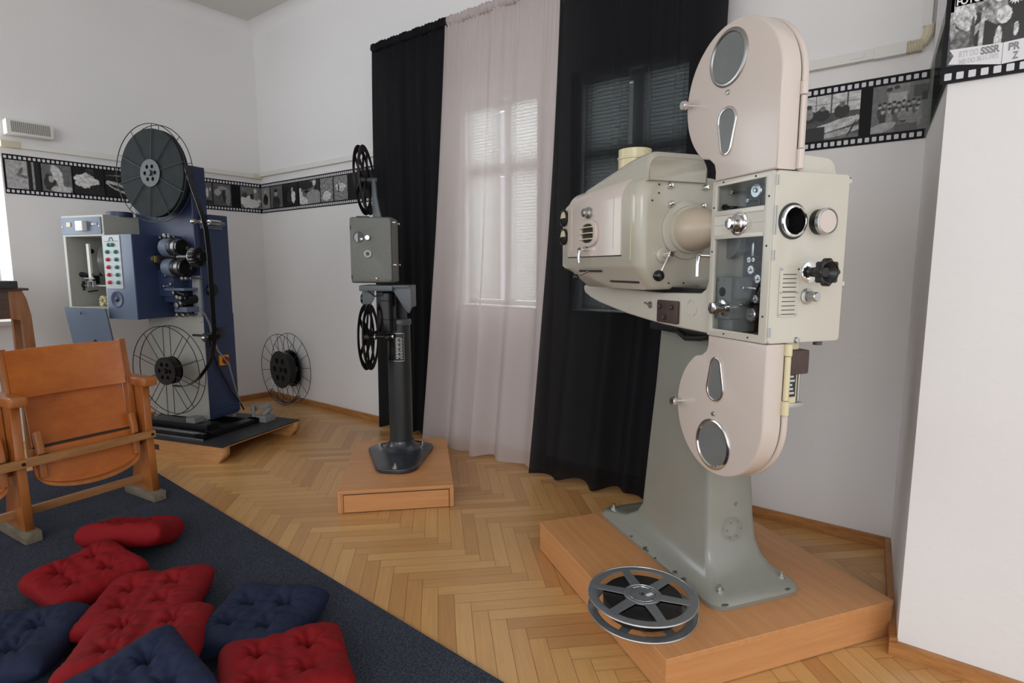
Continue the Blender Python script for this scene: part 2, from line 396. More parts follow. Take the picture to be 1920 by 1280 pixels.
# wall A (left)
mb = MB(); mb.box(-5.75, WA, 1.09, 3.29, -0.02, H+0.05, 0.004); mb.box(-5.75, WA, -3.1, -1.2, -0.02, H+0.05); mb.box(-5.75, WA, -1.2, 1.09, 2.75, H+0.05); mb.box(-5.75, WA, -1.2, 1.09, -0.02, 0.85)
struct(mb.build('wall_left', M['wall'], smooth=0))
wn = bpy.data.objects.new('window_3', None); C.collection.objects.link(wn); struct(wn)
mb = MB(); mb.plate([[(-1.2, 0.85), (1.09, 0.85), (1.09, 2.75), (-1.2, 2.75)], [(-1.13, 0.92), (-0.09, 0.92), (-0.09, 2.68), (-1.13, 2.68)], [(-0.02, 0.92), (1.03, 0.92), (1.03, 2.68), (-0.02, 2.68)]], 0.06, 'YZ', -5.70)
mb.build('window_frame', M['winwood'], wn, 0)
mb = MB(); mb.box(-5.672, -5.668, -1.13, 1.03, 0.92, 2.68); mb.build('pane', M['glass'], wn, 0)
mb = MB(); mb.box(-5.64, WA+0.03, -1.19, 1.08, 0.85, 0.88, 0.004); mb.build('window_sill', M['winwood'], wn, 0)
# right return and pier
mb = MB()
secs = [[(-0.15, WB+0.02, z), (-0.065, CF, z), (1.9, CF, z), (1.9, WB+0.28, z), (-0.15, WB+0.28, z)] for z in (-0.02, H+0.05)]
mb.loft(secs); struct(mb.build('wall_right', M['wall'], smooth=0))
# baseboards
mb = MB(); mb.box(WA, -0.15, WB-0.018, WB, 0, 0.05, 0.004); struct(mb.build('baseboard_back', M['base_wood']))
mb = MB(); mb.box(WA, WA+0.018, 1.09, WB-0.018, 0, 0.05, 0.004); struct(mb.build('baseboard_left', M['base_wood']))
mb = MB(); mb.loft([[(-0.168, WB-0.02, z), (-0.085, CF-0.02, z), (-0.063, CF, z), (-0.148, WB-0.02, z)] for z in (0, 0.055)])
mb.loft([[(-0.085, CF-0.022, z), (1.9, CF-0.022, z), (1.9, CF, z), (-0.063, CF, z)] for z in (0, 0.045)])
struct(mb.build('baseboard_right', M['base_wood'], smooth=0))

def window(n, W, seed):
    x0, x1, z0, z1 = W
    wn = bpy.data.objects.new('window_%d' % n, None); C.collection.objects.link(wn); struct(wn)
    xm = (x0+x1)/2; zt = z0+(z1-z0)*0.68; f = 0.05
    holes = []
    for a, b in ((x0+f, xm-0.04), (xm+0.04, x1-f)):
        for c, d in ((z0+f, zt-0.04), (zt+0.04, z1-f)): holes.append(rect(a, b, c, d))
    mb = MB(); mb.plate([rect(x0, x1, z0, z1)]+holes, 0.06, 'XZ', WB+0.17); mb.build('window_frame', M['winwood'], wn, 0)
    mb = MB(); mb.box(x0+f, x1-f, WB+0.20, WB+0.204, z0+f, z1-f); mb.build('pane', M['glass'], wn, 0)
    mb = MB(); mb.box(x0, x1, WB+0.0, WB+0.17, z0, z0+0.02, 0.003); mb.build('window_sill', M['winwood'], wn, 0)
    for a, b in ((x0+0.02, xm-0.045), (xm+0.045, x1-0.02)):
        bl = MB()
        k = 0; z = z1-0.05
        while z > z0+0.05:
            bl.box(a, b, -0.0125, 0.0125, -0.0005, 0.0005, mx=Matrix.Translation((0, WB+0.13, z))@Matrix.Rotation(R(66), 4, 'X')); z -= 0.021
        bl.box(a, b, WB+0.115, WB+0.145, z1-0.04, z1-0.01)
        for cx in (a+0.05, b-0.05): bl.cyl((cx, WB+0.116, z0+0.04), (cx, WB+0.116, z1-0.03), 0.0012, seg=6)
        bl.build('window_blind', M['blind'], wn, 0)
window(1, W1, 1); window(2, W2, 2)

# ------------------------------------------------------------------ curtains
def curtain(name, xa, xb, xba, xbb, ya, yb, ztop, zbot, folds, amp, seed, m, label, flare=0.0):
    r = random.Random(seed); ph = [r.random()*6.28 for _ in range(6)]; root = thing(name, label, 'curtain', ((xa+xb)/2, WB-0.1, 0), 0, None)
    cx, cy = (xa+xb)/2, WB-0.1
    def fn(u, v):
        z = ztop-0.05+(zbot-ztop+0.05)*v
        x = (xa+(xb-xa)*u)*(1-v)+(xba+(xbb-xba)*u)*v
        y0 = WB-0.10+(ya+(yb-ya)*u-(WB-0.10))*v**2
        a = amp*(0.30+0.70*min(1, v*1.6)); u2 = u+0.03*math.sin(2*PI*1.3*u+ph[0])
        y = y0+a*(0.62*math.sin(2*PI*folds*u2+ph[1]+0.5*math.sin(2.2*v+ph[2]))+0.32*math.sin(2*PI*folds*0.57*u2+ph[3]+0.8*v)+0.08*(1-v)*math.sin(2*PI*folds*2.6*u2+ph[4]))
        fine = math.exp(-v*14)*0.008*math.sin(2*PI*folds*6*u+ph[5]); y += fine
        x += 0.008*math.sin(2*PI*folds*u2*0.9+ph[2])*v+0.012*math.sin(v*7+ph[1])*min(1, 4*min(u, 1-u)+0.3)
        zz = z+(0.012*math.sin(2*PI*folds*0.7*u+ph[4])*v**8 if v > 0.9 else 0)
        return (x-cx, min(y, WB-0.02)-cy, max(zz, 0.004))
    mb = MB(); mb.grid(fn, 150, 60); mb.build('drape', m, root, 180)
    # gathered heading sleeve over the rod
    def hd(u, v):
        a = 2*PI*v; rr = 0.022+0.004*math.sin(2*PI*folds*7*u+ph[0])+0.003*math.sin(2*PI*folds*11*u+ph[3])
        return (xa+(xb-xa)*u-cx, WB-0.10-cy+rr*math.cos(a)*0.8, ztop-0.025+rr*1.25*math.sin(a)+0.003*math.sin(40*u+ph[2]))
    mb = MB(); mb.grid(hd, 220, 10); mb.build('heading', m, root, 180)
    return root
curtain('curtain', -3.50, -2.74, -3.50, -2.86, 2.87, 2.90, 2.86, 0.03, 6, 0.035, 3, M['blackcloth2'], 'black curtain at the left end, behind the small dark projector')
curtain('curtain', -2.76, -1.84, -2.93, -1.93, 2.80, 2.85, 2.86, 0.004, 4.5, 0.055, 11, M['sheer'], 'pale mauve sheer curtain hanging between the two black ones')
curtain('curtain', -1.86, -0.93, -1.93, -1.00, 2.73, 2.82, 2.86, 0.025, 5, 0.055, 21, M['blackcloth'], 'black curtain at the right, behind the big cream projector')
t = thing('curtain_rod', 'thin curtain rod threaded through the three curtain headings', 'curtain rod', (-3.52, WB-0.1, 2.835))
mb = MB(); mb.cyl((0, 0, 0), (2.62, 0, 0), 0.009, seg=12); mb.build('rod', M['steel'], t)
for x in (0.01, 1.3, 2.6):
    mb = MB(); mb.cyl((x, 0.005, 0), (x, 0.1, 0), 0.006, seg=8); mb.build('bracket', M['steel'], t)

# ------------------------------------------------------------------ conduits
def run(name, pts, hgt, dep, m, label):
    t = thing(name, label, 'cable duct', pts[0])
    return t
t = thing('cable_duct', 'cream plastic cable duct running along the left wall above the film strip', 'cable duct', (WA, 1.1, 2.085))
mb = MB(); mb.box(0, 0.032, 0.0, WB-1.1, 0.0, 0.04, 0.003); mb.build('duct_cover', M['trim'], t)
mb = MB(); mb.box(0, 0.036, WB-1.1-0.09, WB-1.1, -0.003, 0.043, 0.003); mb.build('corner_piece', M['cream'], t)
mb = MB(); mb.box(0, 0.038, -0.005, 0.10, -0.002, 0.042, 0.003); mb.build('end_piece', M['cream'], t)
t = thing('cable_duct', 'cream cable duct on the window wall from the room corner to the curtains', 'cable duct', (WA+0.02, WB, 2.10))
mb = MB(); mb.box(0.005, 1.9, -0.032, 0, 0.0, 0.04, 0.003); mb.build('duct_cover', M['trim'], t)
t = thing('cable_duct', 'cable duct right of the big projector with a ribbed elbow turning upward', 'cable duct', (-0.95, WB, 2.125))
mb = MB(); mb.box(0, 0.60, -0.032, 0, 0.0, 0.042, 0.003); mb.build('duct_cover', M['trim'], t)
mb = MB(); mb.box(0.60, 0.715, -0.035, 0, -0.003, 0.045, 0.003); mb.build('coupling', M['trim'], t)
mb = MB()
for i in range(10): mb.box(0.716+i*0.0052, 0.7195+i*0.0052, -0.034, 0, -0.002, 0.044, 0.001)
mb.tube([(0.716, -0.013, 0.021), (0.745, -0.013, 0.022), (0.77, -0.013, 0.035), (0.782, -0.013, 0.06), (0.784, -0.013, 0.10)], 0.019, 10)
mb.build('ribbed_elbow', M['cream'], t)
mb = MB(); mb.box(0.762, 0.792, -0.032, 0, 0.09, 1.2, 0.003); mb.build('riser', M['trim'], t)
mb = MB(); mb.box(0.515, 0.565, -0.0345, -0.0315, 0.012, 0.032); mb.build('sticker', M['paper'], t)
t = thing('wall_light', 'white louvred box fixed on the left wall above the cable duct', 'wall light', (WA, 1.12, 2.165))
mb = MB(); mb.box(0, 0.10, 0, 0.26, 0, 0.10, 0.008); mb.build('body', M['white'], t)
mb = MB()
for i in range(20): mb.box(0.099, 0.104, 0.025+i*0.011, 0.030+i*0.011, 0.014, 0.086, 0.001)
mb.build('louvre', M['inner'], t)

# ------------------------------------------------------------------ film strips and photographs
def photo(parent, org, ux, wd, hg, shapes, base, seed, nx=None, ny=None, off=0.0015, nrm=(0, -1, 0), noise_amt=0.18, ns=9):
    """printed picture: a fine grid carrying grey tones; ux = world direction of picture's right"""
    nx = nx or max(20, int(wd*240)); ny = ny or max(20, int(hg*240)); ux = Vector(ux); nrm = Vector(nrm)
    b = bmesh.new(); lay = b.verts.layers.float_color.new('tone'); r = random.Random(seed); o0 = Vector((r.random()*50, r.random()*50, 0)); vs = []
    for i in range(nx+1):
        row = []
        for j in range(ny+1):
            u, v = i/nx, j/ny
            t = base(u, v) if callable(base) else base
            for sh in shapes:
                cx, cy, rx, ry, tn = sh[:5]; an = R(sh[5]) if len(sh) > 5 else 0; typ = sh[6] if len(sh) > 6 else 'e'
                dx, dy = u-cx, v-cy; a, c = dx*math.cos(an)+dy*math.sin(an), -dx*math.sin(an)+dy*math.cos(an)
                wob = 0.22*noise.noise(Vector((u*7, v*7, seed)))
                inside = (a/rx)**2+(c/ry)**2 < 1+wob*2 if typ == 'e' else (abs(a) < rx and abs(c) < ry)
                if inside: t = tn
            nzv = noise.noise(Vector((u*ns, v*ns, 0))+o0)*0.6+noise.noise(Vector((u*ns*3.1, v*ns*3.1, 3))+o0)*0.5
            t = max(0.01, (t-0.5)*1.25+0.5); t = max(0.02, t*(1+noise_amt*1.6*nzv)+noise_amt*0.10*nzv); lin = min(0.86, t)**2.2
            p = Vector(org)+ux*(u*wd)+Vector((0, 0, v*hg))+nrm*off
            q = b.verts.new(p); q[lay] = (lin, lin, lin, 1); row.append(q)
        vs.append(row)
    for i in range(nx):
        for j in range(ny): b.faces.new((vs[i][j], vs[i+1][j], vs[i+1][j+1], vs[i][j+1]))
    bmesh.ops.recalc_face_normals(b, faces=b.faces[:])
    me = bpy.data.meshes.new('photograph'); b.to_mesh(me); b.free(); me.materials.append(M['photo'])
    o = bpy.data.objects.new('photograph', me); C.collection.objects.link(o); o.parent = parent; return o
def perfs(mb, along, a0, a1, zs, pitch=0.027, wd=0.0165, hg=0.019, sgn=1):
    n = int((a1-a0)/pitch)
    for z in zs:
        for i in range(n):
            a = a0+0.006+i*pitch; lp = rrect(a, a+wd, z, z+hg, 0.003, 3)
            if along == 'Y': mb.plate([lp], 0.0008, 'YZ', 0.004)
            else: mb.plate([lp], 0.0008, 'XZ', -0.0048)
ZB, ZT = 1.770, 2.040; PZ = ZB+0.038; PH = 0.194
# strip on wall A
t = thing('film_strip_frieze', 'black film strip frieze with old photographs on the left wall behind the blue projector', 'wall frieze', (WA, 1.10, 0))
y0 = 1.10
mb = MB(); mb.box(0, 0.004, 0, WB-y0-0.004, ZB, ZT); mb.build('backing', M['filmbase'], t, 0)
for zz_ in (ZB+0.009, ZT-0.029):
    mb = MB(); perfs(mb, 'Y', 0.0, WB-y0, (zz_,)); mb.build('perforation_row', M['perf'], t, 0)
def pa(a, b, shapes, base, seed, **k):
    sc = (WB-1.10)/(3.032-1.10)
    a = (a-1.10)*sc; b = (b-1.10)*sc; photo(t, (0.004, a, PZ), (0, 1, 0), b-a, PH, shapes, base, seed, nrm=(1, 0, 0), **k)
pa(1.112, 1.305, [(0.85, 0.5, 0.22, 0.6, 0.12, 0, 'b'), (0.8, 0.5, 0.03, 0.6, 0.55, 0, 'b'), (0.42, 0.62, 0.05, 0.2, 0.4, -25), (0.5, 0.45, 0.2, 0.05, 0.45, -20)], lambda u, v: 0.62 if u < 0.65 else 0.25, 1)
pa(1.316, 1.50, [(0.25, 0.35, 0.2, 0.3, 0.25), (0.5, 0.68, 0.17, 0.3, 0.72, 15), (0.6, 0.35, 0.1, 0.3, 0.7), (0.65, 0.1, 0.35, 0.15, 0.68), (0.3, 0.45, 0.09, 0.13, 0.6)], 0.42, 2)
pa(1.512, 1.712, [(0.5, 0.1, 0.6, 0.32, 0.2), (0.4, 0.5, 0.42, 0.26, 0.74, -8), (0.42, 0.72, 0.14, 0.12, 0.72), (0.55, 0.9, 0.14, 0.13, 0.25), (0.75, 0.15, 0.3, 0.25, 0.22)], 0.13, 3, noise_amt=0.3)
pa(1.722, 1.95, [(0.5, 0.35, 0.5, 0.16, 0.66, -25), (0.4, 0.36, 0.3, 0.07, 0.25, -22), (0.5, 0.85, 0.5, 0.02, 0.5, 5)], 0.16, 4)
pa(1.955, 2.2, [(0.3, 0.4, 0.1, 0.3, 0.6), (0.6, 0.4, 0.1, 0.3, 0.3)], 0.4, 5)
pa(2.21, 2.46, [(0.3, 0.4, 0.1, 0.3, 0.2), (0.7, 0.4, 0.1, 0.3, 0.7)], 0.45, 6)
pa(2.47, 2.555, [(0.5, 0.55, 0.12, 0.22, 0.72), (0.8, 0.7, 0.1, 0.08, 0.7), (0.5, 0.12, 0.6, 0.1, 0.2)], 0.38, 7)
pa(2.565, 2.73, [(0.35, 0.62, 0.02, 0.35, 0.15), (0.8, 0.45, 0.16, 0.42, 0.5), (0.25, 0.6, 0.18, 0.14, 0.6), (0.5, 0.8, 0.25, 0.1, 0.55), (0.6, 0.45, 0.09, 0.3, 0.2)], 0.36, 8)
pa(2.82, 3.025, [(0.45, 0.3, 0.5, 0.3, 0.8), (0.2, 0.6, 0.13, 0.12, 0.3), (0.55, 0.55, 0.1, 0.14, 0.25), (0.75, 0.6, 0.13, 0.22, 0.5), (0.72, 0.85, 0.08, 0.1, 0.7)], 0.45, 9)
# strip on wall B, left piece
t = thing('film_strip_frieze', 'black film strip frieze with portraits between the room corner and the curtains', 'wall frieze', (WA, WB, 0))
mb = MB(); mb.box(0.004, 1.82, -0.004, 0, ZB, ZT); mb.build('backing', M['filmbase'], t, 0)
for zz_ in (ZB+0.009, ZT-0.029):
    mb = MB(); perfs(mb, 'X', 0.01, 1.82, (zz_,), pitch=0.0262); mb.build('perforation_row', M['perf'], t, 0)
def pbx(a, b, shapes, base, seed, **k):
    photo(t, ((a+5.30)*1.0-0.115, -0.004, PZ), (1, 0, 0), b-a, PH, shapes, base, seed, **k)
pbx(-5.175, -5.03, [(0.5, 0.4, 0.27, 0.3, 0.1), (0.5, 0.8, 0.12, 0.09, 0.6), (0.5, 0.12, 0.2, 0.08, 0.55)], 0.52, 11, noise_amt=0.06)
pbx(-5.017, -4.815, [(0.45, 0.2, 0.3, 0.35, 0.22), (0.45, 0.65, 0.13, 0.14, 0.55), (0.45, 0.78, 0.13, 0.07, 0.15)], 0.38, 12, noise_amt=0.06)
pbx(-4.795, -4.57, [(0.68, 0.4, 0.14, 0.28, 0.78), (0.6, 0.7, 0.07, 0.12, 0.6), (0.35, 0.4, 0.12, 0.25, 0.25)], 0.12, 13)
pbx(-4.545, -4.24, [(0.18, 0.3, 0.3, 0.5, 0.72, 35), (0.45, 0.65, 0.33, 0.4, 0.4), (0.35, 0.82, 0.3, 0.2, 0.1), (0.36, 0.55, 0.12, 0.07, 0.05), (0.7, 0.25, 0.35, 0.35, 0.55), (0.75, 0.9, 0.08, 0.15, 0.7)], 0.15, 14, noise_amt=0.15)
pbx(-4.23, -4.055, [(0.5, 0.25, 0.35, 0.2, 0.75)], 0.48, 15, noise_amt=0.6, ns=14)
pbx(-4.04, -3.86, [(0.5, 0.55, 0.4, 0.16, 0.7), (0.35, 0.5, 0.05, 0.18, 0.15)], 0.48, 16, noise_amt=0.4, ns=12)
# strip on wall B, right piece (big pictures)
t = thing('film_strip_frieze', 'black film strip frieze with a class photo, right of the big cream projector', 'wall frieze', (-0.90, WB, 0))
mb = MB(); mb.box(0, 0.765, -0.004, 0, ZB+0.012, ZT+0.012); mb.build('backing', M['filmbase'], t, 0)
for zz_ in (ZB+0.021, ZT-0.017):
    mb = MB(); perfs(mb, 'X', 0.0, 0.765, (zz_,), pitch=0.0265); mb.build('perforation_row', M['perf'], t, 0)
sh = [(0.5, 0.8, 0.6, 0.25, 0.7, 0, 'b')]+[(x, 0.8, 0.008, 0.24, 0.3, 0, 'b') for x in (0.3, 0.5, 0.68, 0.86)]+[(0.55, 0.8, 0.5, 0.008, 0.4, 0, 'b')]
sh += [(0.45, 0.35, 0.6, 0.25, 0.3, 0, 'b'), (0.72, 0.3, 0.35, 0.1, 0.66, 22), (0.8, 0.14, 0.35, 0.06, 0.6, 18), (0.1, 0.15, 0.2, 0.12, 0.5), (0.45, 0.14, 0.16, 0.17, 0.16, 0, 'b'), (0.92, 0.2, 0.012, 0.2, 0.1, -15)]
for x, y in ((0.22, 0.5), (0.3, 0.46), (0.42, 0.56), (0.58, 0.56), (0.8, 0.6)): sh += [(x, y, 0.09, 0.14, 0.15), (x, y+0.15, 0.035, 0.05, 0.4)]
sh += [(0.42, 0.62, 0.05, 0.12, 0.5), (0.42, 0.78, 0.035, 0.05, 0.2)]
photo(t, (0.165, -0.004, PZ+0.012), (1, 0, 0), 0.345, PH, sh, 0.4, 31, nx=110, ny=70, noise_amt=0.22, ns=12)
sh = [(0.45, 0.87, 0.2, 0.11, 0.5, 0, 'b'), (0.45, 0.72, 0.16, 0.1, 0.62, 0, 'b'), (0.85, 0.8, 0.13, 0.12, 0.3, 0, 'b'), (0.92, 0.68, 0.05, 0.09, 0.1, 0, 'b'), (0.3, 0.9, 0.06, 0.05, 0.2), (0.42, 0.93, 0.05, 0.04, 0.2)]
for i in range(9): sh += [(0.14+i*0.085, 0.42, 0.05, 0.12, 0.25+0.2*((i*7) % 3)/2), (0.14+i*0.085, 0.56+0.03*(i % 2), 0.03, 0.045, 0.6), (0.14+i*0.085, 0.60+0.03*(i % 2), 0.033, 0.028, 0.12)]
for i in range(6): sh += [(0.2+i*0.12, 0.3, 0.06, 0.12, 0.2+0.3*((i*5) % 3)/2), (0.2+i*0.12, 0.45, 0.033, 0.05, 0.62), (0.2+i*0.12, 0.5, 0.035, 0.026, 0.12)]
sh += [(0.2, 0.12, 0.25, 0.09, 0.6, 12), (0.78, 0.2, 0.09, 0.22, 0.5, -20), (0.62, 0.08, 0.2, 0.08, 0.35, 0, 'b'), (0.55, 0.33, 0.1, 0.1, 0.5)]
photo(t, (0.555, -0.004, PZ+0.012), (1, 0, 0), 0.20, PH, sh, 0.42, 32, nx=110, ny=80, noise_amt=0.12, ns=10)
t = thing('acrylic_panel', 'narrow dark acrylic panel on the splayed return beside the class photo', 'panel', (-0.152, WB-0.03, 0))
mb = MB(); mb.loft([[(0.005, 0.02, z), (0.082, -0.80, z), (0.076, -0.80, z), (-0.001, 0.02, z)] for z in (ZB+0.01, 2.05)]); mb.build('sheet', M['acryl'], t, 0)
mb = MB(); mb.loft([[(0.0075, 0.02, z), (0.0845, -0.80, z), (0.083, -0.80, z), (0.006, 0.02, z)] for z in (ZB+0.02, 2.04)]); mb.build('film_backing', M['filmbase'], t, 0)

# poster on the pier
t = thing('film_strip_poster', 'large black bordered film strip poster with a crowd and flowers on the right pier', 'poster', (-0.084, CF, 1.777))
mb = MB(); mb.box(0, 0.288, -0.012, 0, 0, 0.43, 0.001); mb.build('backing', M['filmbase'], t, 0)
mb = MB()
for i in range(10): mb.plate([rrect(0.010+i*0.0272, 0.0265+i*0.0272, 0.007, 0.026, 0.002, 3)], 0.0008, 'XZ', -0.0128)
mb.build('perforation_row', M['perf'], t, 0); mb = MB()
for i in range(10): mb.plate([rrect(0.010+i*0.0272, 0.0265+i*0.0272, 0.404, 0.423, 0.002, 3)], 0.0008, 'XZ', -0.0128)
mb.build('perforation_row', M['perf'], t, 0)
sh = [(0.1, 0.55, 0.14, 0.35, 0.6), (0.05, 0.1, 0.12, 0.25, 0.3), (0.2, 0.35, 0.2, 0.3, 0.55), (0.33, 0.1, 0.12, 0.2, 0.12), (0.12, 0.12, 0.1, 0.16, 0.4), (0.5, 0.14, 0.12, 0.2, 0.2), (0.42, 0.12, 0.03, 0.12, 0.7),
      (0.3, 0.42, 0.3, 0.03, 0.4, 20), (0.45, 0.46, 0.12, 0.1, 0.55), (0.36, 0.62, 0.09, 0.07, 0.75), (0.62, 0.55, 0.16, 0.25, 0.14), (0.75, 0.3, 0.2, 0.3, 0.12), (0.16, 0.32, 0.11, 0.06, 0.2, 12), (0.1, 0.44, 0.1, 0.2, 0.66, 20),
      (0.45, 0.32, 0.06, 0.06, 0.7), (0.55, 0.52, 0.05, 0.05, 0.72), (0.72, 0.2, 0.02, 0.07, 0.6), (0.56, 0.2, 0.02, 0.05, 0.7), (0.28, 0.2, 0.02, 0.2, 0.6), (0.2, 0.15, 0.02, 0.2, 0.3)]
photo(t, (0.012, -0.012, 0.045), (1, 0, 0), 0.26, 0.35, sh, 0.4, 41, nx=130, ny=150, noise_amt=0.42, ns=26)
def fl(cx, cz, r, n):
    mb = MB(); lp = []
    for i in range(n*2): a = PI*i/n; rr = r if i % 2 == 0 else r*0.6; lp.append((cx+rr*math.cos(a), cz+rr*math.sin(a)))
    mb.plate([lp], 0.0006, 'XZ', -0.0145); mb.build('daisy', M['paper'], t, 0)
    mb = MB(); mb.plate([circle(cx, cz, r*0.22, 16)], 0.0006, 'XZ', -0.015); mb.build('daisy_centre', M['filmbase'], t, 0)
fl(0.152, 0.196, 0.018, 15)
mb = MB(); mb.plate([circle(0.118, 0.205, 0.0115, 24)], 0.0006, 'XZ', -0.0145); mb.build('balloon', M['paper'], t, 0)
# white caption boards with lettering
mb = MB(); mb.plate([[(0.016, 0.0895), (0.1335, 0.084), (0.1335, 0.028), (0.016, 0.050), (0.027, 0.071)]], 0.0012, 'XZ', -0.0145); mb.build('caption_board', M['paper'], t, 0)
mb = MB(); mb.plate([[(0.1345, 0.084), (0.262, 0.091), (0.262, 0.036), (0.1345, 0.028)]], 0.0012, 'XZ', -0.0145); mb.build('caption_board', M['paper'], t, 0)
RX = Matrix.Rotation(R(90), 4, 'X')
def ptxt(body, x, z, size, m, width, bold=0.0):
    q = text(body, size, m, t, 'lettering', Matrix.Identity(4), 0.0003, bold)
    xs = [v.co.x for v in q.data.vertices]; k = width/(max(xs)-min(xs)); x_ = min(xs)
    q.data.transform(Matrix.Translation((x, -0.0152, z))@RX@Matrix.Diagonal((k, 1, 1, 1))@Matrix.Translation((-x_, 0, 0)))
ptxt('SSSR', 0.087, 0.0625, 0.0265, M['greyink'], 0.041, 0.0009); ptxt('RTY DO', 0.040, 0.0645, 0.0235, M['paleink'], 0.042, 0.0004)
ptxt('NIE DO 30.11.1972', 0.041, 0.0465, 0.0175, M['paleink'], 0.086, 0.0004); ptxt('PR', 0.146, 0.0610, 0.0265, M['greyink'], 0.024, 0.0008); ptxt('Z', 0.156, 0.0370, 0.0255, M['greyink'], 0.012, 0.0008)
mb = MB(); mb.box(0.020, 0.082, -0.0135, -0.0125, 0.204, 0.245); mb.box(0.010, 0.019, -0.0135, -0.0125, 0.190, 0.245); mb.build('title_block', M['filmbase'], t, 0)
ptxt('FOTO', 0.0235, 0.2065, 0.0250, M['paper'], 0.054, 0.0008)

# ------------------------------------------------------------------ rug
mb = MB()
mb.loft([[(-4.42, 1.385, z), (-0.2, 1.213, z), (0.2, -2.6, z), (-4.6, -2.4, z)] for z in (0.0, 0.012)])
tag(mb.build('carpet', M['carpet'], smooth=0), 'dark blue grey carpet with red and navy cushions lying on it', 'carpet')

# ------------------------------------------------------------------ helpers for machines
def bolt(mb, p, ax, r=0.006, h=0.006): mb.lathe([(0, 0), (r, 0), (r, h*0.5), (r*0.75, h), (0, h*1.15)], p, ax, 12)
def leverball(parent, p0, p1, rb, name='lever'):
    mb = MB(); mb.tube([p0, p1], 0.0035, 8); o = mb.build(name, M['chrome'], parent); mb = MB(); mb.sph(p1, rb); mb.build('ball_grip', M['black'], o)

# ------------------------------------------------------------------ big cream projector
OX, OY, RZ = -0.581, 1.483, -33
t = thing('display_platform', 'large beech laminate platform under the big cream projector', 'platform', (OX, OY, 0), RZ)
mb = MB(); mb.box(-0.965, -0.020, 0.002, 0.905, 0.004, 0.111); mb.build('carcass', M['beech'], t, 0)
mb = MB(); mb.box(-0.020, -0.002, 0.002, 0.905, 0.004, 0.111); mb.build('end_panel', M['beech_y'], t, 0)
mb = MB(); mb.box(-0.967, 0, 0, 0.907, 0.111, 0.13, 0.0015, 1); mb.build('top_board', M['beech'], t, 0)
PT = 0.1305
t = BP = thing('cinema_projector', 'tall cream film projector with two round reel housings on a grey green pedestal', 'projector', (OX, OY, 0), RZ)
# pedestal
def sec(x0, x1, y0, y1, z, r): return [(x, y, z) for x, y in rrect(x0, x1, y0, y1, r, 5)]
mb = MB(); cy = 0.455
mb.loft([sec(-0.945, -0.135, 0.285, 0.645, PT, 0.05), sec(-0.95, -0.13, 0.28, 0.65, PT+0.018, 0.055), sec(-0.94, -0.14, 0.29, 0.64, PT+0.032, 0.05), sec(-0.90, -0.165, 0.305, 0.625, PT+0.040, 0.045),
         sec(-0.80, -0.215, 0.325, 0.60, PT+0.062, 0.035), sec(-0.735, -0.25, 0.34, 0.58, PT+0.10, 0.028), sec(-0.70, -0.27, 0.347, 0.567, PT+0.15, 0.024), sec(-0.695, -0.283, 0.352, 0.56, PT+0.24, 0.022),
         sec(-0.68, -0.295, 0.356, 0.553, PT+0.40, 0.022), sec(-0.645, -0.30, 0.358, 0.55, 0.8, 0.022), sec(-0.62, -0.30, 0.36, 0.545, 1.06, 0.022)])
mb.build('pedestal', M['ped'], BP, 50)
mb = MB(); mb.ring((-0.2655, 0.455, 0.335), (1, 0.0, 0.2), 0.038, 0.0012, 32, 6)
for a in range(6): mb.cyl((-0.268, 0.455+0.03*math.cos(a*PI/3), 0.335+0.03*math.sin(a*PI/3)), (-0.2605, 0.455+0.03*math.cos(a*PI/3), 0.335+0.03*math.sin(a*PI/3)), 0.0028, seg=8)
mb.cyl((-0.29, 0.475, 0.42), (-0.277, 0.475, 0.42), 0.006, seg=10)
mb.build('access_cover', M['ped'], BP)
for x, y in ((-0.185, 0.335), (-0.185, 0.598), (-0.90, 0.335), (-0.90, 0.598)):
    mb = MB(); mb.lathe([(0, 0), (0.022, 0), (0.022, 0.003), (0.015, 0.0035), (0.015, 0.004), (0.014, 0.014), (0.007, 0.0145), (0.007, 0.026), (0, 0.027)], (x, y, PT+0.036), (0, 0, 1), 14); mb.build('anchor_bolt', M['zinc'], BP, 30)
mb = MB(); rr = random.Random(4)
for i in range(15):
    x = -0.136-rr.random()*0.01 if i % 2 else -0.18-rr.random()*0.6; y = 0.30+rr.random()*0.3 if i % 2 else 0.2825
    mb.sph((x, y, PT+0.018+rr.random()*0.012), 0.008+rr.random()*0.007, (0.5, 1, 0.25), 8, 6)
mb.split('paint_chip', M['chip'], BP)
# arm under the lamp house
yA0, yA1 = 0.250, 0.385
arm = [(-1.065, 1.176), (-1.070, 1.160), (-1.058, 1.142), (-1.0, 1.122), (-0.92, 1.105), (-0.80, 1.088), (-0.683, 1.073), (-0.56, 1.062), (-0.454, 1.054), (-0.32, 1.049), (-0.182, 1.046), (-0.182, 1.27), (-0.195, 1.265), (-0.203, 1.25), (-0.206, 1.21), (-0.215, 1.187), (-0.24, 1.172), (-0.46, 1.165), (-0.75, 1.172)]
mb = MB(); mb.plate([arm], yA1-yA0, 'XZ', yA0, 0.008); mb.build('support_arm', M['hous'], BP)
mb = MB(); mb.box(-0.90, -0.22, yA0+0.012, yA1-0.012, 1.160, 1.186); mb.build('slide_rail', M['black'], BP)
mb = MB(); mb.plate([rrect(-0.466, -0.345, 1.062, 1.140, 0.006)], 0.012, 'XZ', yA0-0.010, 0.002); tp = mb.build('terminal_plate', M['brownplate'], BP); tag(tp, 'brown bakelite plate with three sockets')
for x, z in ((-0.447, 1.118), (-0.376, 1.118), (-0.418, 1.082)):
    mb = MB(); mb.cyl((x, yA0-0.018, z), (x, yA0-0.009, z), 0.009, seg=14, bev=0.002); mb.build('socket', M['brownplate'], tp)
mb = MB(); mb.ring((-0.279, yA0-0.001, 1.122), (0, 1, 0), 0.027, 0.0012, 32, 6)
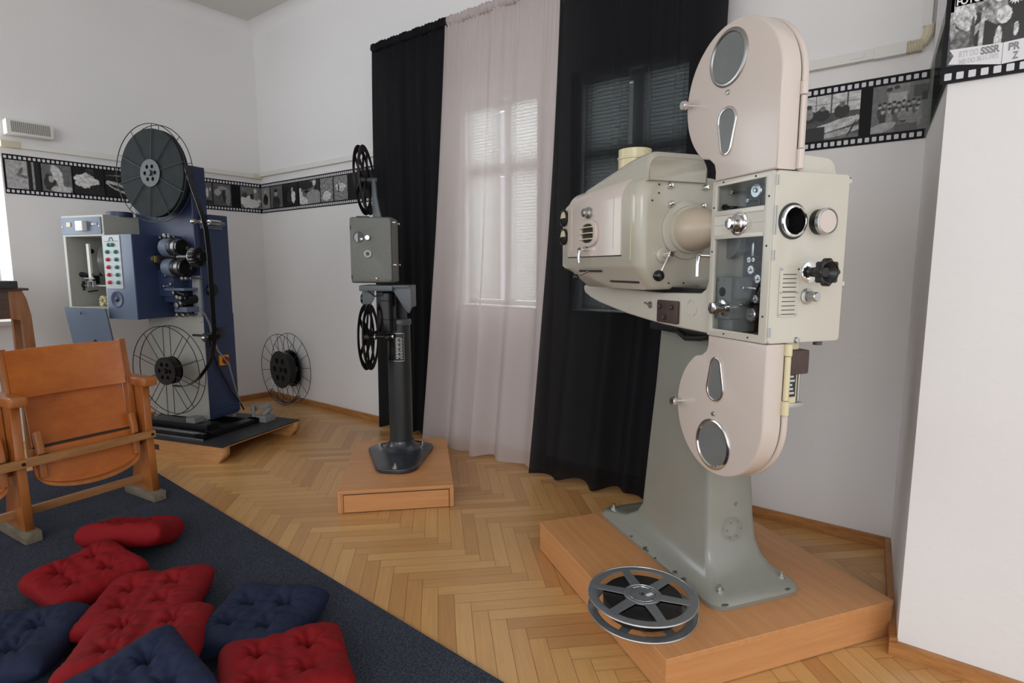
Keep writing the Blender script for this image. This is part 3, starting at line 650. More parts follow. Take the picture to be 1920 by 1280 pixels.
for i in range(6): mb.sph((-0.279+0.023*math.cos(i*PI/3), yA0-0.001, 1.122+0.023*math.sin(i*PI/3)), 0.0022, u=8, v=6)
mb.build('cover_disc', M['hous'], BP)
mb = MB(); mb.cyl((-0.521, yA0-0.004, 1.118), (-0.521, yA0+0.002, 1.118), 0.013, seg=16); mb.tube([(-0.521, yA0-0.003, 1.118), (-0.530, yA0-0.022, 1.127)], 0.0035, 8); mb.build('toggle_switch', M['steel'], BP)
mb = MB(); mb.box(-0.60, -0.21, 0.30, 0.40, 1.02, 1.05, 0.01); mb.tube([(-0.42, 0.30, 1.03), (-0.36, 0.29, 1.012), (-0.28, 0.29, 1.02), (-0.22, 0.30, 1.035)], 0.01, 8); mb.build('cable_tray', M['dkroom'], BP)
# lamp house
LY, HW = 0.302, 0.188
def prof(hw, zt, zb, ch, rt, zc):
    """half-symmetric cross section (y offset, z)"""
    pts = [(-(hw-ch), zb), (-(hw-0.012), zc-0.012), (-hw, zc)]
    for i in range(8): a = PI/2*i/7; pts.append((-(hw-rt)-rt*math.cos(a), zt-rt+rt*math.sin(a)))
    return pts+[(-x, z) for x, z in reversed(pts)]
def ls(x, **k): return [(x, LY+y, z) for y, z in prof(**k)]
A_ = dict(hw=HW, zt=1.565, zb=1.176, ch=0.055, rt=0.075, zc=1.262)
def sc(k, d, zt=0, zb=0): q = dict(A_); q['hw'] -= d; q['zt'] -= d+zt; q['zb'] += d+zb; return q
mb = MB()
mb.loft([ls(-0.400, **sc(A_, 0.040)), ls(-0.402, **sc(A_, 0.022)), ls(-0.410, **sc(A_, 0.010)), ls(-0.422, **sc(A_, 0.003)), ls(-0.440, **A_), ls(-0.86, **sc(A_, 0.0, 0.008)), ls(-0.97, **sc(A_, 0.003, 0.014, 0.045)), ls(-1.015, **sc(A_, 0.006, 0.020, 0.075)), ls(-1.038, **sc(A_, 0.016, 0.028, 0.09)), ls(-1.050, **sc(A_, 0.05, 0.035, 0.10)), ls(-1.053, **sc(A_, 0.09, 0.035, 0.10))])
LH = mb.build('lamp_house', M['lamp'], BP, 50)
# wrap-over side door, pinker paint
def dsec(x, d=0.004):
    hw, rt, zt = HW+d, 0.077, 1.565+d-0.008*((-0.44-x)/0.42)
    pts = [(-hw, 1.297)]+[(-(hw-rt)-rt*math.cos(PI/2*i/9), zt-rt+rt*math.sin(PI/2*i/9)) for i in range(10)]
    inn = [(-(HW-0.01), 1.297)]
    pts = pts+[(0.02, zt), (0.02, zt-0.015)]+[(-(hw-rt)-(rt-0.015)*math.cos(PI/2*i/9), zt-rt+(rt-0.015)*math.sin(PI/2*i/9)) for i in range(9, -1, -1)]+[(-(HW-0.011), 1.297)]
    return [(x, LY+y, z) for y, z in pts]
mb = MB(); mb.loft([dsec(-0.505), dsec(-0.508, 0.0055), dsec(-0.94, 0.0055), dsec(-0.944)])
LD = mb.build('lamp_house_door', M['mag'], BP, 40)
YS = LY-HW
mb = MB()
for x in (-0.555, -0.905): mb.box(x-0.0015, x+0.0015, YS-0.0068, YS-0.004, 1.32, 1.50)
mb.split('pressed_ridge', M['cream_paint'], LD)
mb = MB(); mb.box(-0.945, -0.504, YS-0.0015, YS+0.001, 1.293, 1.297); mb.build('door_gap', M['seam'], LD, 0)
mb = MB(); mb.box(-0.446, -0.443, YS-0.0015, YS+0.001, 1.28, 1.50); mb.build('front_seam', M['cream_paint'], LH, 0)
# louvred observation vent
mb = MB(); gx, gz = -0.742, 1.384
def oct(cx, cz, rx, rz, n=32): return [(cx+rx*(abs(math.cos(2*PI*i/n))**0.7)*math.copysign(1, math.cos(2*PI*i/n)), cz+rz*(abs(math.sin(2*PI*i/n))**0.7)*math.copysign(1, math.sin(2*PI*i/n))) for i in range(n)]
mb.plate([oct(gx, gz, 0.076, 0.050), oct(gx, gz, 0.050, 0.036)], 0.014, 'XZ', YS-0.018, 0.003)
vt = mb.build('vent_surround', M['mag'], LD)
mb = MB(); mb.plate([oct(gx, gz, 0.051, 0.037)], 0.003, 'XZ', YS-0.009); mb.build('vent_opening', M['seam'], vt)
mb = MB()
for dz in (-0.022, 0.0, 0.022): mb.box(gx-0.054, gx+0.054, YS-0.030, YS-0.012, gz+dz-0.0018, gz+dz+0.0018)
mb.build('vent_fins', M['cream_paint'], vt)
mb = MB(); mb.lathe([(0, 0), (0.022, 0), (0.022, 0.012), (0.016, 0.016), (0.016, 0.03), (0.011, 0.034), (0, 0.034)], (gx, YS-0.004, 1.462), (0, -1, 0), 20); mb.build('peep_knob', M['steel'], LD)
mb = MB(); mb.cyl((-0.755, YS-0.004, 1.325), (-0.755, YS-0.035, 1.325), 0.008, seg=12); mb.tube([(-0.745, YS-0.034, 1.327), (-0.765, YS-0.036, 1.325), (-0.770, YS-0.036, 1.30), (-0.770, YS-0.034, 1.272)], 0.008, 10); mb.build('door_handle', M['chrome'], LD)
# slots and lever on the lower chamfer
ca = Matrix.Translation((0, LY-(HW-0.0275), 1.219))@Matrix.Rotation(PI/2-math.atan2(0.086, 0.055), 4, 'X')
mb = MB()
for x0, x1, dz in ((-0.865, -0.675, 0.024), (-0.645, -0.445, -0.020)): mb.box(x0, x1, -0.002, 0.0035, dz-0.003, dz+0.003, mx=Matrix.Translation((0, -0.001, 0))@ca)
mb.split('slot', M['seam'], LH, 0)
leverball(LH, (-0.775, LY-HW+0.015, 1.24), (-0.835, LY-HW-0.015, 1.215), 0.013)
# two round meters at the rear end
for z in (1.462, 1.384):
    mb = MB(); mb.lathe([(0, 0), (0.031, 0), (0.035, 0.005), (0.035, 0.011), (0.029, 0.014), (0.028, 0.010), (0, 0.010)], (-0.990, YS+0.006, z), (0, -1, 0), 28); g = mb.build('round_meter', M['black'], LH)
    mb = MB(); mb.plate([[(-0.990+0.0265*math.cos(PI*i/16), z+0.0265*math.sin(PI*i/16)) for i in range(17)]], 0.0012, 'XZ', YS-0.0055); mb.build('meter_face', M['cream_paint'], g, 0)
# hump and chimney on the roof
def hs(x, zt, y0=0.147, y1=0.375, r=0.04):
    pts = [(y0, 1.54)]+[(y0+r-r*math.cos(PI/2*i/6), zt-r+r*math.sin(PI/2*i/6)) for i in range(7)]+[(y1-r+r*math.sin(PI/2*i/6), zt-r+r*math.cos(PI/2*i/6)) for i in range(7)]+[(y1, 1.54)]
    return [(x, y, z) for y, z in pts]
mb = MB(); mb.loft([hs(-0.396, 1.612), hs(-0.392, 1.618), hs(-0.402, 1.634), hs(-0.42, 1.638), hs(-0.50, 1.636), hs(-0.55, 1.63), hs(-0.86, 1.567, r=0.02)]); mb.build('roof_hump', M['lamp'], LH, 50)
mb = MB(); mb.lathe([(0.066, 0), (0.066, 0.148), (0.070, 0.150), (0.070, 0.156), (0.066, 0.158), (0.066, 0.188), (0.063, 0.188), (0.063, 0.0)], (-0.805, 0.34, 1.535), (0, 0, 1), 32); mb.build('chimney', M['cream_paint'], LH)
# front face fittings
LF = -0.399
mb = MB(); mb.lathe([(0, 0), (0.098, 0), (0.098, 0.008), (0.092, 0.010), (0.080, 0.012), (0.078, 0.026), (0.070, 0.028), (0, 0.028)], (LF, 0.303, 1.380), (1, 0, 0), 48); fg = mb.build('cone_flange', M['lamp'], LH)
mb = MB(); mb.lathe([(0.070, 0), (0.071, 0.03), (0.066, 0.07), (0.056, 0.11), (0.044, 0.15), (0.036, 0.19), (0.035, 0.24), (0, 0.24)], (LF+0.02, 0.303, 1.380), (1, 0, 0), 40); mb.build('light_cone', M['cone'], BP)
for y, z in ((0.232, 1.526), (0.376, 1.526), (0.236, 1.465), (0.368, 1.464)):
    mb = MB(); mb.lathe([(0, 0), (0.011, 0), (0.011, 0.006), (0.010, 0.012), (0.006, 0.016), (0, 0.017)], (LF, y, z), (1, 0, 0), 16); mb.build('domed_nut', M['chrome'], LH)
mb = MB()
for y, z in ((0.19, 1.528), (0.19, 1.50), (0.165, 1.475), (0.24, 1.20), (0.30, 1.20)): mb.cyl((LF-0.001, y, z), (LF+0.002, y, z), 0.003, seg=8)
mb.split('rivet', M['seam'], LH)
mb = MB(); mb.lathe([(0, 0), (0.026, 0), (0.026, 0.008), (0.020, 0.014), (0.010, 0.014), (0.010, 0.030), (0, 0.030)], (LF, 0.210, 1.295), (1, 0, 0), 24); mb.build('lever_boss', M['lamp'], LH)
mb = MB(); mb.cyl((LF+0.02, 0.212, 1.298), (LF+0.055, 0.212, 1.298), 0.010, seg=16, bev=0.002); mb.tube([(LF+0.045, 0.235, 1.310), (LF+0.045, 0.205, 1.292), (LF+0.050, 0.170, 1.232)], 0.0045, 8); lv = mb.build('lever', M['chrome'], LH)
mb = MB(); mb.sph((LF+0.050, 0.166, 1.226), 0.019); mb.build('ball_grip', M['black'], lv)

# gear housing
X0, X1, Y0, Y1, Z0, Z1 = -0.178, 0.070, 0.232, 0.492, 1.046, 1.506
CD = 0.12    # cavity depth
mb = MB()
mb.box(X0, X1-0.012, Y0+CD, Y1, Z0, Z1, 0.006)
mb.box(X0, X0+0.010, Y0+0.012, Y0+CD+0.01, Z0, Z1); mb.box(X0, X1-0.012, Y0+0.012, Y0+CD+0.01, Z0, Z0+0.010); mb.box(X0, X1-0.012, Y0+0.012, Y0+CD+0.01, Z1-0.010, Z1)
mb.build('gear_housing', M['hous'], BP, 0)
mb = MB(); mb.plate([rrect(Y0+0.004, Y1, Z0, Z1, 0.012), circle(0.298, 1.375, 0.034)], 0.014, 'YZ', X1-0.014, 0.003); FP = mb.build('front_plate', M['hous'], BP)
mb = MB(); mb.box(X0+0.01, X1-0.014, Y0+CD-0.002, Y0+CD, Z0+0.01, Z1-0.01); mb.build('gear_case_liner', M['liner'], BP, 0)
# projection port
mb = MB(); mb.lathe([(0.043, -0.001), (0.043, 0.006), (0.041, 0.010), (0.036, 0.012), (0.0345, 0.010), (0.0345, 0.0)], (X1, 0.298, 1.375), (1, 0, 0), 40); mb.build('port_ring', M['chrome'], FP)
mb = MB(); mb.lathe([(0.048, 0), (0.048, 0.003), (0.042, 0.004)], (X1-0.0005, 0.298, 1.375), (1, 0, 0), 40); mb.build('port_gasket', M['bakelite'], FP)
mb = MB(); mb.lathe([(0.034, 0.0), (0.033, -0.05), (0.026, -0.052), (0.026, -0.06), (0, -0.06)], (X1+0.004, 0.298, 1.375), (1, 0, 0), 32); mb.build('lens_barrel', M['bakelite'], FP)
mb = MB(); mb.lathe([(0.024, 0), (0.015, 0.007), (0, 0.009)], (X1-0.05, 0.298, 1.375), (1, 0, 0), 24); mb.build('lens', M['lens'], FP)
mb = MB(); mb.lathe([(0, 0), (0.034, 0), (0.034, 0.022), (0, 0.022)], (X1, 0.388, 1.375), (1, 0, 0), 36); k = mb.build('round_cap', M['bakelite'], FP)
mb = MB(); mb.lathe([(0.0335, 0.018), (0.036, 0.020), (0.036, 0.030), (0.032, 0.032), (0.031, 0.029), (0, 0.029)], (X1, 0.388, 1.375), (1, 0, 0), 36); mb.build('cap_rim', M['steel'], k)
mb = MB(); mb.lathe([(0, 0.0295), (0.030, 0.0295), (0.030, 0.031), (0, 0.031)], (X1, 0.388, 1.375), (1, 0, 0), 32); mb.build('cap_face', M['mag'], k)
# large hand wheel
mb = MB(); mb.lathe([(0, 0), (0.029, 0), (0.029, 0.004), (0.022, 0.008), (0.014, 0.009), (0, 0.009)], (X1, 0.366, 1.240), (1, 0, 0), 32); mb.build('knob_plate', M['chrome'], FP)
mb = MB(); mb.cyl((X1, 0.366, 1.240), (X1+0.055, 0.366, 1.240), 0.013, seg=20); ko = X1+0.045
lp = [((0.0335+0.0035*math.cos(8*a))*math.cos(a)+0.366, (0.0335+0.0035*math.cos(8*a))*math.sin(a)+1.240) for a in [2*PI*i/96 for i in range(96)]]
mb.plate([lp, circle(0.366, 1.240, 0.027)], 0.024, 'YZ', ko, 0.003); mb.lathe([(0.028, 0.022), (0.024, 0.018), (0.012, 0.004), (0, 0.002)], (ko, 0.366, 1.240), (1, 0, 0), 32); mb.lathe([(0, -0.001), (0.028, 0.0), (0.028, 0.004)], (ko, 0.366, 1.24), (1, 0, 0), 32)
tag(mb.build('knob', M['bakelite'], FP), 'black scalloped hand wheel')
mb = MB(); mb.lathe([(0, 0), (0.022, 0), (0.022, 0.004), (0.014, 0.007), (0.013, 0.035), (0.011, 0.037), (0, 0.037)], (X1, 0.363, 1.174), (1, 0, 0), 24); mb.build('knob', M['steel'], FP)
# louvre plates
mb = MB(); mb.box(X1, X1+0.003, 0.264, 0.330, 1.119, 1.253, 0.001); lv = mb.build('louvre_plate', M['hous'], FP)
mb = MB()
for i in range(10):
    z = 1.234-i*0.0115-(0.004 if i > 4 else 0); mb.box(X1+0.0028, X1+0.0036, 0.274, 0.320, z-0.001, z+0.001)
mb.box(X1+0.0028, X1+0.0034, 0.266, 0.328, 1.1845, 1.1855); mb.build('louvre_slits', M['seam'], lv, 0)
mb = MB()
for y in (0.269, 0.325):
    for z in (1.248, 1.185, 1.125): mb.cyl((X1+0.002, y, z), (X1+0.005, y, z), 0.0028, seg=8)
mb.split('screw', M['steel'], lv)
# hinges along the vertical edge
for z0, z1 in ((1.468, 1.493), (1.34, 1.415), (1.272, 1.298), (1.065, 1.09)):
    mb = MB(); mb.box(X1-0.001, X1+0.0012, Y0+0.010, Y0+0.014, z0, z1); mb.cyl((X1+0.001, Y0+0.006, z0), (X1+0.001, Y0+0.006, z1), 0.0022, seg=8); mb.build('hinge', M['steel'], FP)
for y, z in ((Y1, 1.492), (Y1, 1.207)):
    mb = MB(); mb.lathe([(0, 0), (0.006, 0), (0.006, 0.008), (0.011, 0.009), (0.011, 0.017), (0.006, 0.021), (0, 0.021)], (X1-0.02, y, z), (0, 1, 0), 14); mb.build('thumb_nut', M['chrome'], FP)
mb = MB(); mb.cyl((X1-0.02, 0.435, Z0-0.012), (X1-0.02, 0.435, Z0+0.001), 0.012, seg=12); mb.build('drain_plug', M['chip'], FP)
mb = MB(); mb.lathe([(0, 0), (0.009, 0), (0.007, 0.006), (0, 0.007)], (X1, 0.336, 1.054), (1, 0, 0), 12); mb.build('screw', M['steel'], FP)
mb = MB(); mb.plate([[(0.322, Z1-0.004), (0.476, Z1-0.004), (0.474, Z1+0.012)]+[(0.434+0.036*math.cos(PI/2*i/8), Z1+0.014+0.033*math.sin(PI/2*i/8)) for i in range(9)]+[(0.322, Z1+0.052)]], 0.05, 'YZ', -0.01, 0.003); mb.build('top_cover', M['hous'], BP)
# glazed door
wn1 = rect(-0.158, 0.038, 1.416, 1.491); wn2 = rect(-0.158, 0.038, 1.068, 1.337)
mb = MB(); mb.plate([rrect(X0, X1-0.004, Z0, Z1, 0.006), rect(-0.158, 0.038, 1.408, 1.491), rect(-0.158, 0.038, 1.068, 1.345)], 0.012, 'XZ', Y0, 0.0015); DR = mb.build('glazed_door', M['hous'], BP)
mb = MB()
for z0, z1, d in ((1.404, 1.418, 0.003), (1.336, 1.348, 0.003)): mb.box(-0.158, 0.038, Y0-d, Y0+0.004, z0, z1, 0.0015)
mb.box(-0.158, 0.038, Y0-0.002, Y0+0.004, 1.376, 1.378); mb.build('door_rail', M['hous'], DR)
mb = MB(); mb.box(-0.160, 0.040, Y0+0.004, Y0+0.007, 1.404, 1.493); mb.build('pane', M['glass'], DR, 0)
mb = MB(); mb.box(-0.160, 0.040, Y0+0.004, Y0+0.007, 1.066, 1.349); mb.build('pane', M['glass'], DR, 0)
mb = MB()
for x, z in ((-0.13, 1.5), (0.0, 1.499), (-0.168, 1.43), (-0.168, 1.30), (-0.168, 1.12), (0.052, 1.44), (0.052, 1.31), (0.052, 1.12), (-0.10, 1.057), (0.0, 1.057)): mb.cyl((x, Y0-0.0015, z), (x, Y0+0.001, z), 0.0028, seg=8)
mb.split('screw', M['seam'], DR)
mb = MB(); mb.lathe([(0, 0), (0.034, 0), (0.034, 0.004), (0.028, 0.005), (0.026, 0.003), (0.024, 0.003), (0.024, 0.012), (0.019, 0.014), (0.012, 0.016), (0.011, 0.020), (0.015, 0.022), (0.018, 0.027), (0.018, 0.034), (0.013, 0.039), (0, 0.040)], (-0.056, Y0, 1.376), (0, -1, 0), 32); tag(mb.build('knob', M['chrome'], DR), 'large stepped chrome knob')
mb = MB(); mb.lathe([(0, 0), (0.024, 0), (0.024, 0.012), (0.016, 0.014), (0.013, 0.024), (0.013, 0.032), (0.018, 0.034), (0.018, 0.044), (0.014, 0.046), (0, 0.044)], (-0.118, Y0+0.012, 1.133), (0, -1, 0), 28); mb.build('knob', M['chrome'], DR)
mb = MB(); mb.cyl((-0.176, Y0+0.004, 1.288), (-0.215, Y0-0.004, 1.290), 0.006, seg=12); mb.tube([(-0.212, Y0-0.003, 1.292), (-0.222, Y0-0.006, 1.29), (-0.226, Y0-0.007, 1.26), (-0.226, Y0-0.007, 1.225)], 0.007, 10); mb.build('door_handle', M['chrome'], DR)
# film path seen through the glass
yb = Y0+CD-0.002
MC = MB().box(-0.160, -0.095, 0.247, yb, 1.100, 1.224, 0.003).box(-0.165, -0.10, 0.262, yb, 1.060, 1.100, 0.003).build('sound_head', M['inner'], BP)
mb = MB(); mb.lathe([(0, 0), (0.014, 0), (0.014, 0.0015), (0, 0.0015)], (-0.132, 0.2475, 1.180), (0, -1, 0), 24); mb.build('oval_port', M['black'], MC)
mb = MB()
for x in (-0.150, -0.125): mb.cyl((x, 0.2475, 1.215), (x, 0.2465, 1.215), 0.0022, seg=8)
mb.split('screw', M['seam'], MC)
mb = MB(); mb.plate([[(0.05, 1.06), (0.05, 1.34), (-0.085, 1.34), (-0.10, 1.26), (-0.085, 1.14), (-0.10, 1.06)]], 0.004, 'XZ', yb-0.008); mb.build('gate_plate', M['dkroom'], BP)
mb = MB(); mb.plate([[(0.05, 1.405), (0.05, 1.496), (-0.10, 1.496), (-0.11, 1.405)]], 0.004, 'XZ', yb-0.008); mb.build('gate_plate', M['dkroom'], BP)
mb = MB(); mb.plate([circle(-0.165, 1.335, 0.055, 32)], 0.02, 'XZ', 0.285); mb.build('shutter_casing', M['inner'], BP)
def disc(x, z, r, y1, m, name='sprocket', hole=True):
    mb = MB(); mb.lathe([(0, 0), (r, 0), (r, 0.006), (r*0.85, 0.009), (r*0.3, 0.009), (r*0.25, 0.014), (0, 0.015)], (x, y1, z), (0, -1, 0), 24)
    mb.cyl((x, y1, z), (x, yb, z), r*0.5, seg=12); return mb.build(name, M[m], BP)
disc(-0.067, 1.472, 0.022, 0.302, 'alu_edge'); disc(-0.065, 1.115, 0.020, 0.302, 'alu_edge'); disc(-0.069, 1.246, 0.014, 0.300, 'chrome', 'roller'); disc(-0.040, 1.220, 0.014, 0.300, 'chrome', 'roller')
disc(-0.045, 1.162, 0.013, 0.300, 'chrome', 'roller'); disc(-0.062, 1.192, 0.036, 0.33, 'alu_edge', 'flywheel'); disc(-0.155, 1.478, 0.008, 0.29, 'chrome', 'roller'); disc(-0.085, 1.445, 0.006, 0.29, 'chrome', 'roller')
disc(-0.152, 1.432, 0.009, 0.262, 'black', 'roller'); disc(-0.118, 1.425, 0.007, 0.262, 'black', 'roller'); disc(-0.078, 1.275, 0.009, 0.30, 'chrome', 'roller'); disc(-0.060, 1.275, 0.007, 0.30, 'chrome', 'roller'); disc(-0.117, 1.308, 0.012, 0.31, 'bluelt', 'roller')
disc(-0.092, 1.143, 0.006, 0.29, 'chrome', 'roller'); disc(-0.078, 1.146, 0.009, 0.30, 'black', 'roller')
mb = MB(); mb.cyl((-0.13, 0.29, 1.195), (-0.105, 0.29, 1.197), 0.010, seg=16); mb.cyl((-0.106, 0.29, 1.197), (-0.095, 0.29, 1.198), 0.013, 0.008, seg=16); mb.cyl((-0.080, 0.285, 1.195), (-0.03, 0.285, 1.192), 0.006, seg=12); mb.build('optic_tube', M['chrome'], BP)
mb = MB(); mb.box(-0.080, -0.070, 0.30, yb, 1.285, 1.325, 0.002); mb.build('gate_runner', M['steel'], BP)
mb = MB(); mb.tube([(-0.075, 0.315, 1.45), (-0.08, 0.315, 1.40), (-0.085, 0.315, 1.30), (-0.078, 0.315, 1.25), (-0.052, 0.315, 1.22), (-0.07, 0.315, 1.17), (-0.085, 0.315, 1.13), (-0.065, 0.315, 1.09)], 0.003, 6); mb.build('film_loop', M['film'], BP)
# reel magazines
def magazine(cz, up):
    r = 0.1955 if not up else 0.198; cx = -0.122 if not up else -0.124; s = 1 if up else -1; zc = Z1 if up else Z0
    def outline(g=0.0):
        pts = []; rr = r-g
        a0, a1 = (0, 180) if up else (0, -180)
        # from right tangent over the top to left, then round to neck
        for i in range(37): a = R(a0+(a1-a0)*i/36); pts.append((cx+rr*math.cos(a), cz+rr*math.sin(a)))
        dn = s*-1
        ang = 0
        for i in range(1, 15):
            a = PI+ (R(56)*i/14)*(1 if up else -1); pts.append((cx+rr*math.cos(a), cz+rr*math.sin(a)))
        x1, z1 = pts[-1]; xn = -0.172+g
        zn = zc+s*0.030
        for tt in (0.35, 0.7, 1.0):
            pts.append((x1+(xn-x1)*math.sin(tt*PI/2), z1+(zn-z1)*(1-math.cos(tt*PI/2))))
        pts.append((xn, zc+s*0.0015)); pts.append((cx+rr, zc+s*0.0015)); return pts
    root = BP
    mb = MB(); mb.plate([outline()], 0.064, 'XZ', Y0+0.001, 0.006)
    body = mb.build('reel_magazine', M['mag'], BP, 40)
    mb = MB(); mb.plate([outline(0.004)], 0.006, 'XZ', Y0+0.063); mb.build('magazine_seam', M['seam'], body)
    mb = MB(); mb.plate([outline(-0.003)], 0.020, 'XZ', Y0+0.0675, 0.005); mb.build('magazine_back', M['mag'], body)
    # round window
    wz = 1.847 if up else 0.710; wx = -0.134 if up else -0.128; R0 = 0.074
    mb = MB(); mb.lathe([(0.064, 0.001), (0.070, 0.006), (R0, 0.006), (0.079, 0.003), (0.080, -0.001)], (wx, Y0+0.001, wz), (0, -1, 0), 56); wr = mb.build('window_rim', M['steel'] if up else M['chrome'], body)
    mb = MB(); mb.plate([circle(wx, wz, 0.066, 48)], 0.002, 'XZ', Y0-0.0015); mb.build('window_glass', M['greyglass'], wr)
    tz = 1.642 if up else 0.913
    if up: tear = lambda g: hull2([(-0.127, tz+0.030, 0.041-g), (-0.127, tz-0.042, 0.025-g)])
    else: tear = lambda g: hull2([(-0.127, tz-0.028, 0.040-g), (-0.128, tz+0.046, 0.025-g)])
    mb = MB(); mb.plate([tear(0), tear(0.008)], 0.006, 'XZ', Y0-0.004, 0.002); wr = mb.build('window_rim', M['chrome'], body)
    mb = MB(); mb.plate([tear(0.007)], 0.002, 'XZ', Y0-0.001); mb.build('window_glass', M['greyglass'], wr)
    mb = MB(); mb.lathe([(0, 0), (0.0075, 0), (0.006, 0.004), (0, 0.005)], (-0.13, Y0, 1.752 if up else 0.806), (0, -1, 0), 14); mb.build('screw', M['steel'], body)
    kz = 1.756 if up else 0.811
    mb = MB(); mb.lathe([(0, 0), (0.007, 0), (0.006, 0.016), (0.012, 0.02), (0.015, 0.028), (0.013, 0.036), (0, 0.037)], (-0.296, Y0+0.002, kz), (-0.1, -1, 0), 18); mb.build('knob', M['chrome'], body)
    # hinge on the right edge
    if up: hz = [(1.510, 1.560, 0.0105), (1.562, 1.695, 0.007), (1.697, 1.730, 0.0105)]
    else: hz = [(0.845, 0.885, 0.011), (0.887, 1.010, 0.008), (1.012, 1.044, 0.011)]
    mb = MB()
    for a, b_, rr in hz: mb.cyl((X1+0.006, Y0+0.072, a), (X1+0.006, Y0+0.072, b_), rr, seg=14, bev=0.001)
    mb.build('hinge', M['mag'] if up else M['cream_paint'], body)
    return body
magazine(1.747, True); magazine(0.812, False)
# motor behind the lower magazine
mb = MB(); mb.box(-0.03, 0.035, 0.335, 0.385, 0.86, 1.046, 0.006); mo = mb.build('motor_bracket', M['cream_paint'], BP)
mb = MB(); mb.box(0.035, 0.038, 0.335, 0.377, 0.885, 0.955); mb.build('rating_plate', M['black'], mo, 0)
mb = MB()
for i in range(5): mb.box(0.038, 0.0385, 0.340, 0.372-0.004*(i % 3), 0.893+i*0.012, 0.899+i*0.012)
mb.build('plate_marks', M['paleink'], mo, 0)
mb = MB(); mb.box(0.0, 0.055, 0.340, 0.405, 0.952, 1.022, 0.008); mb.build('switch_box', M['brownplate'], mo)
mb = MB(); mb.lathe([(0, 0), (0.016, 0), (0.012, 0.02), (0, 0.022)], (0.02, 0.37, 1.022), (0, 0, 1), 14); mb.cyl((0.03, 0.395, 0.87), (0.03, 0.395, 0.955), 0.004, seg=8); mb.box(-0.02, 0.04, 0.35, 0.41, 0.852, 0.866, 0.003); mb.split('motor_fitting', M['steel'], mo)

# silver film reel lying on the platform
def reel_flange(mb, R0, n, rh, spw, t, z0, ri=None, a0=0.0):
    ri = ri or R0*0.83; loops = [circle(0, 0, R0, 72)]
    for k in range(n):
        c = a0+2*PI*(k+0.5)/n; ho = PI/n-spw/ri; hi = PI/n-spw*1.35/rh*0.9
        lo = [((ri)*math.cos(c-ho+2*ho*i/12), ri*math.sin(c-ho+2*ho*i/12)) for i in range(13)]
        li = [((rh)*math.cos(c+hi-2*hi*i/6), rh*math.sin(c+hi-2*hi*i/6)) for i in range(7)]
        loops.append(lo+li)
    mb.plate(loops, t, 'XY', z0, 0.0008)
t = thing('film_reel', 'silver metal film reel lying flat on the big beech platform', 'film reel', (-0.742, 1.668, 0.1305), 18)
RR = 0.176
mb = MB(); reel_flange(mb, RR, 6, 0.062, 0.015, 0.003, 0.002, 0.148, 0.25); b1 = mb.build('flange', M['alu'], t)
mb = MB(); mb.ring((0, 0, 0.0035), (0, 0, 1), RR, 0.0032, 72, 8); mb.build('rim', M['alu_edge'], b1)
mb = MB(); reel_flange(mb, RR, 6, 0.062, 0.015, 0.003, 0.053, 0.148, 0.0); b2 = mb.build('flange', M['alu'], t)
mb = MB(); mb.ring((0, 0, 0.0545), (0, 0, 1), RR, 0.0032, 72, 8); mb.build('rim', M['alu_edge'], b2)
mb = MB(); mb.cyl((0, 0, 0.004), (0, 0, 0.054), 0.055, seg=32); mb.build('core', M['dkroom'], t)
mb = MB(); mb.cyl((0, 0, 0.008), (0, 0, 0.050), 0.128, seg=64); mb.build('wound_film', M['film'], t)
mb = MB(); mb.ring((0, 0, 0.056), (0, 0, 1), 0.044, 0.0012, 40, 6); mb.ring((0, 0, 0.056), (0, 0, 1), 0.056, 0.0010, 40, 6); mb.build('hub_bead', M['alu_edge'], t)
mb = MB()
for i in range(8): mb.cyl((0.042*math.cos(i*PI/4+0.3), 0.042*math.sin(i*PI/4+0.3), 0.0555), (0.042*math.cos(i*PI/4+0.3), 0.042*math.sin(i*PI/4+0.3), 0.0568), 0.0034 if i % 2 else 0.0022, seg=10)
for i in range(4): mb.cyl((0.008*math.cos(i*PI/2), 0.008*math.sin(i*PI/2), 0.0555), (0.008*math.cos(i*PI/2), 0.008*math.sin(i*PI/2), 0.0568), 0.002, seg=8)
mb.cyl((0, 0, 0.0555), (0, 0, 0.0568), 0.004, seg=10); mb.build('hub_holes', M['black'], t)
mb = MB(); mb.box(-0.012, 0.012, -0.006, 0.006, 0.0562, 0.0572, mx=Matrix.Translation((0.022, 0.004, 0))@Matrix.Rotation(R(50), 4, 'Z')); mb.build('paper_label', M['paper'], t, 0)

# ------------------------------------------------------------------ small dark projector
t = thing('display_platform', 'small beech laminate platform under the dark pillar projector', 'platform', (-2.425, 1.686, 0), 46.6)
mb = MB(); mb.box(0.018, 0.574, 0.004, 0.86, 0.002, 0.104); mb.build('carcass', M['beech'], t, 0)
for xx in (0.0, 0.574):
    mb = MB(); mb.box(xx, xx+0.018, 0.0, 0.86, 0.002, 0.104); mb.build('side_panel', M['beech_y'], t, 0)
mb = MB(); mb.box(0, 0.592, 0, 0.862, 0.104, 0.12, 0.0015, 1); mb.build('top_board', M['beech'], t, 0)
mb = MB(); mb.box(0.030, 0.567, -0.001, 0.012, 0.004, 0.096, 0.001, 1); mb.build('drawer_front', M['beech'], t, 0)
mb = MB(); mb.box(0.027, 0.570, 0.0015, 0.006, 0.002, 0.0995); mb.build('drawer_gap', M['seam'], t, 0)
t = SP = thing('pillar_projector', 'small grey film projector on a dark round column with black reels', 'projector', (-2.674, 2.341, 0.1205), 37.6)
mb = MB(); hl = hull2([(0.0, -0.335, 0.085), (0.06, -0.325, 0.10), (-0.125, -0.02, 0.075), (0.118, 0.02, 0.075), (0.0, 0.08, 0.08)])
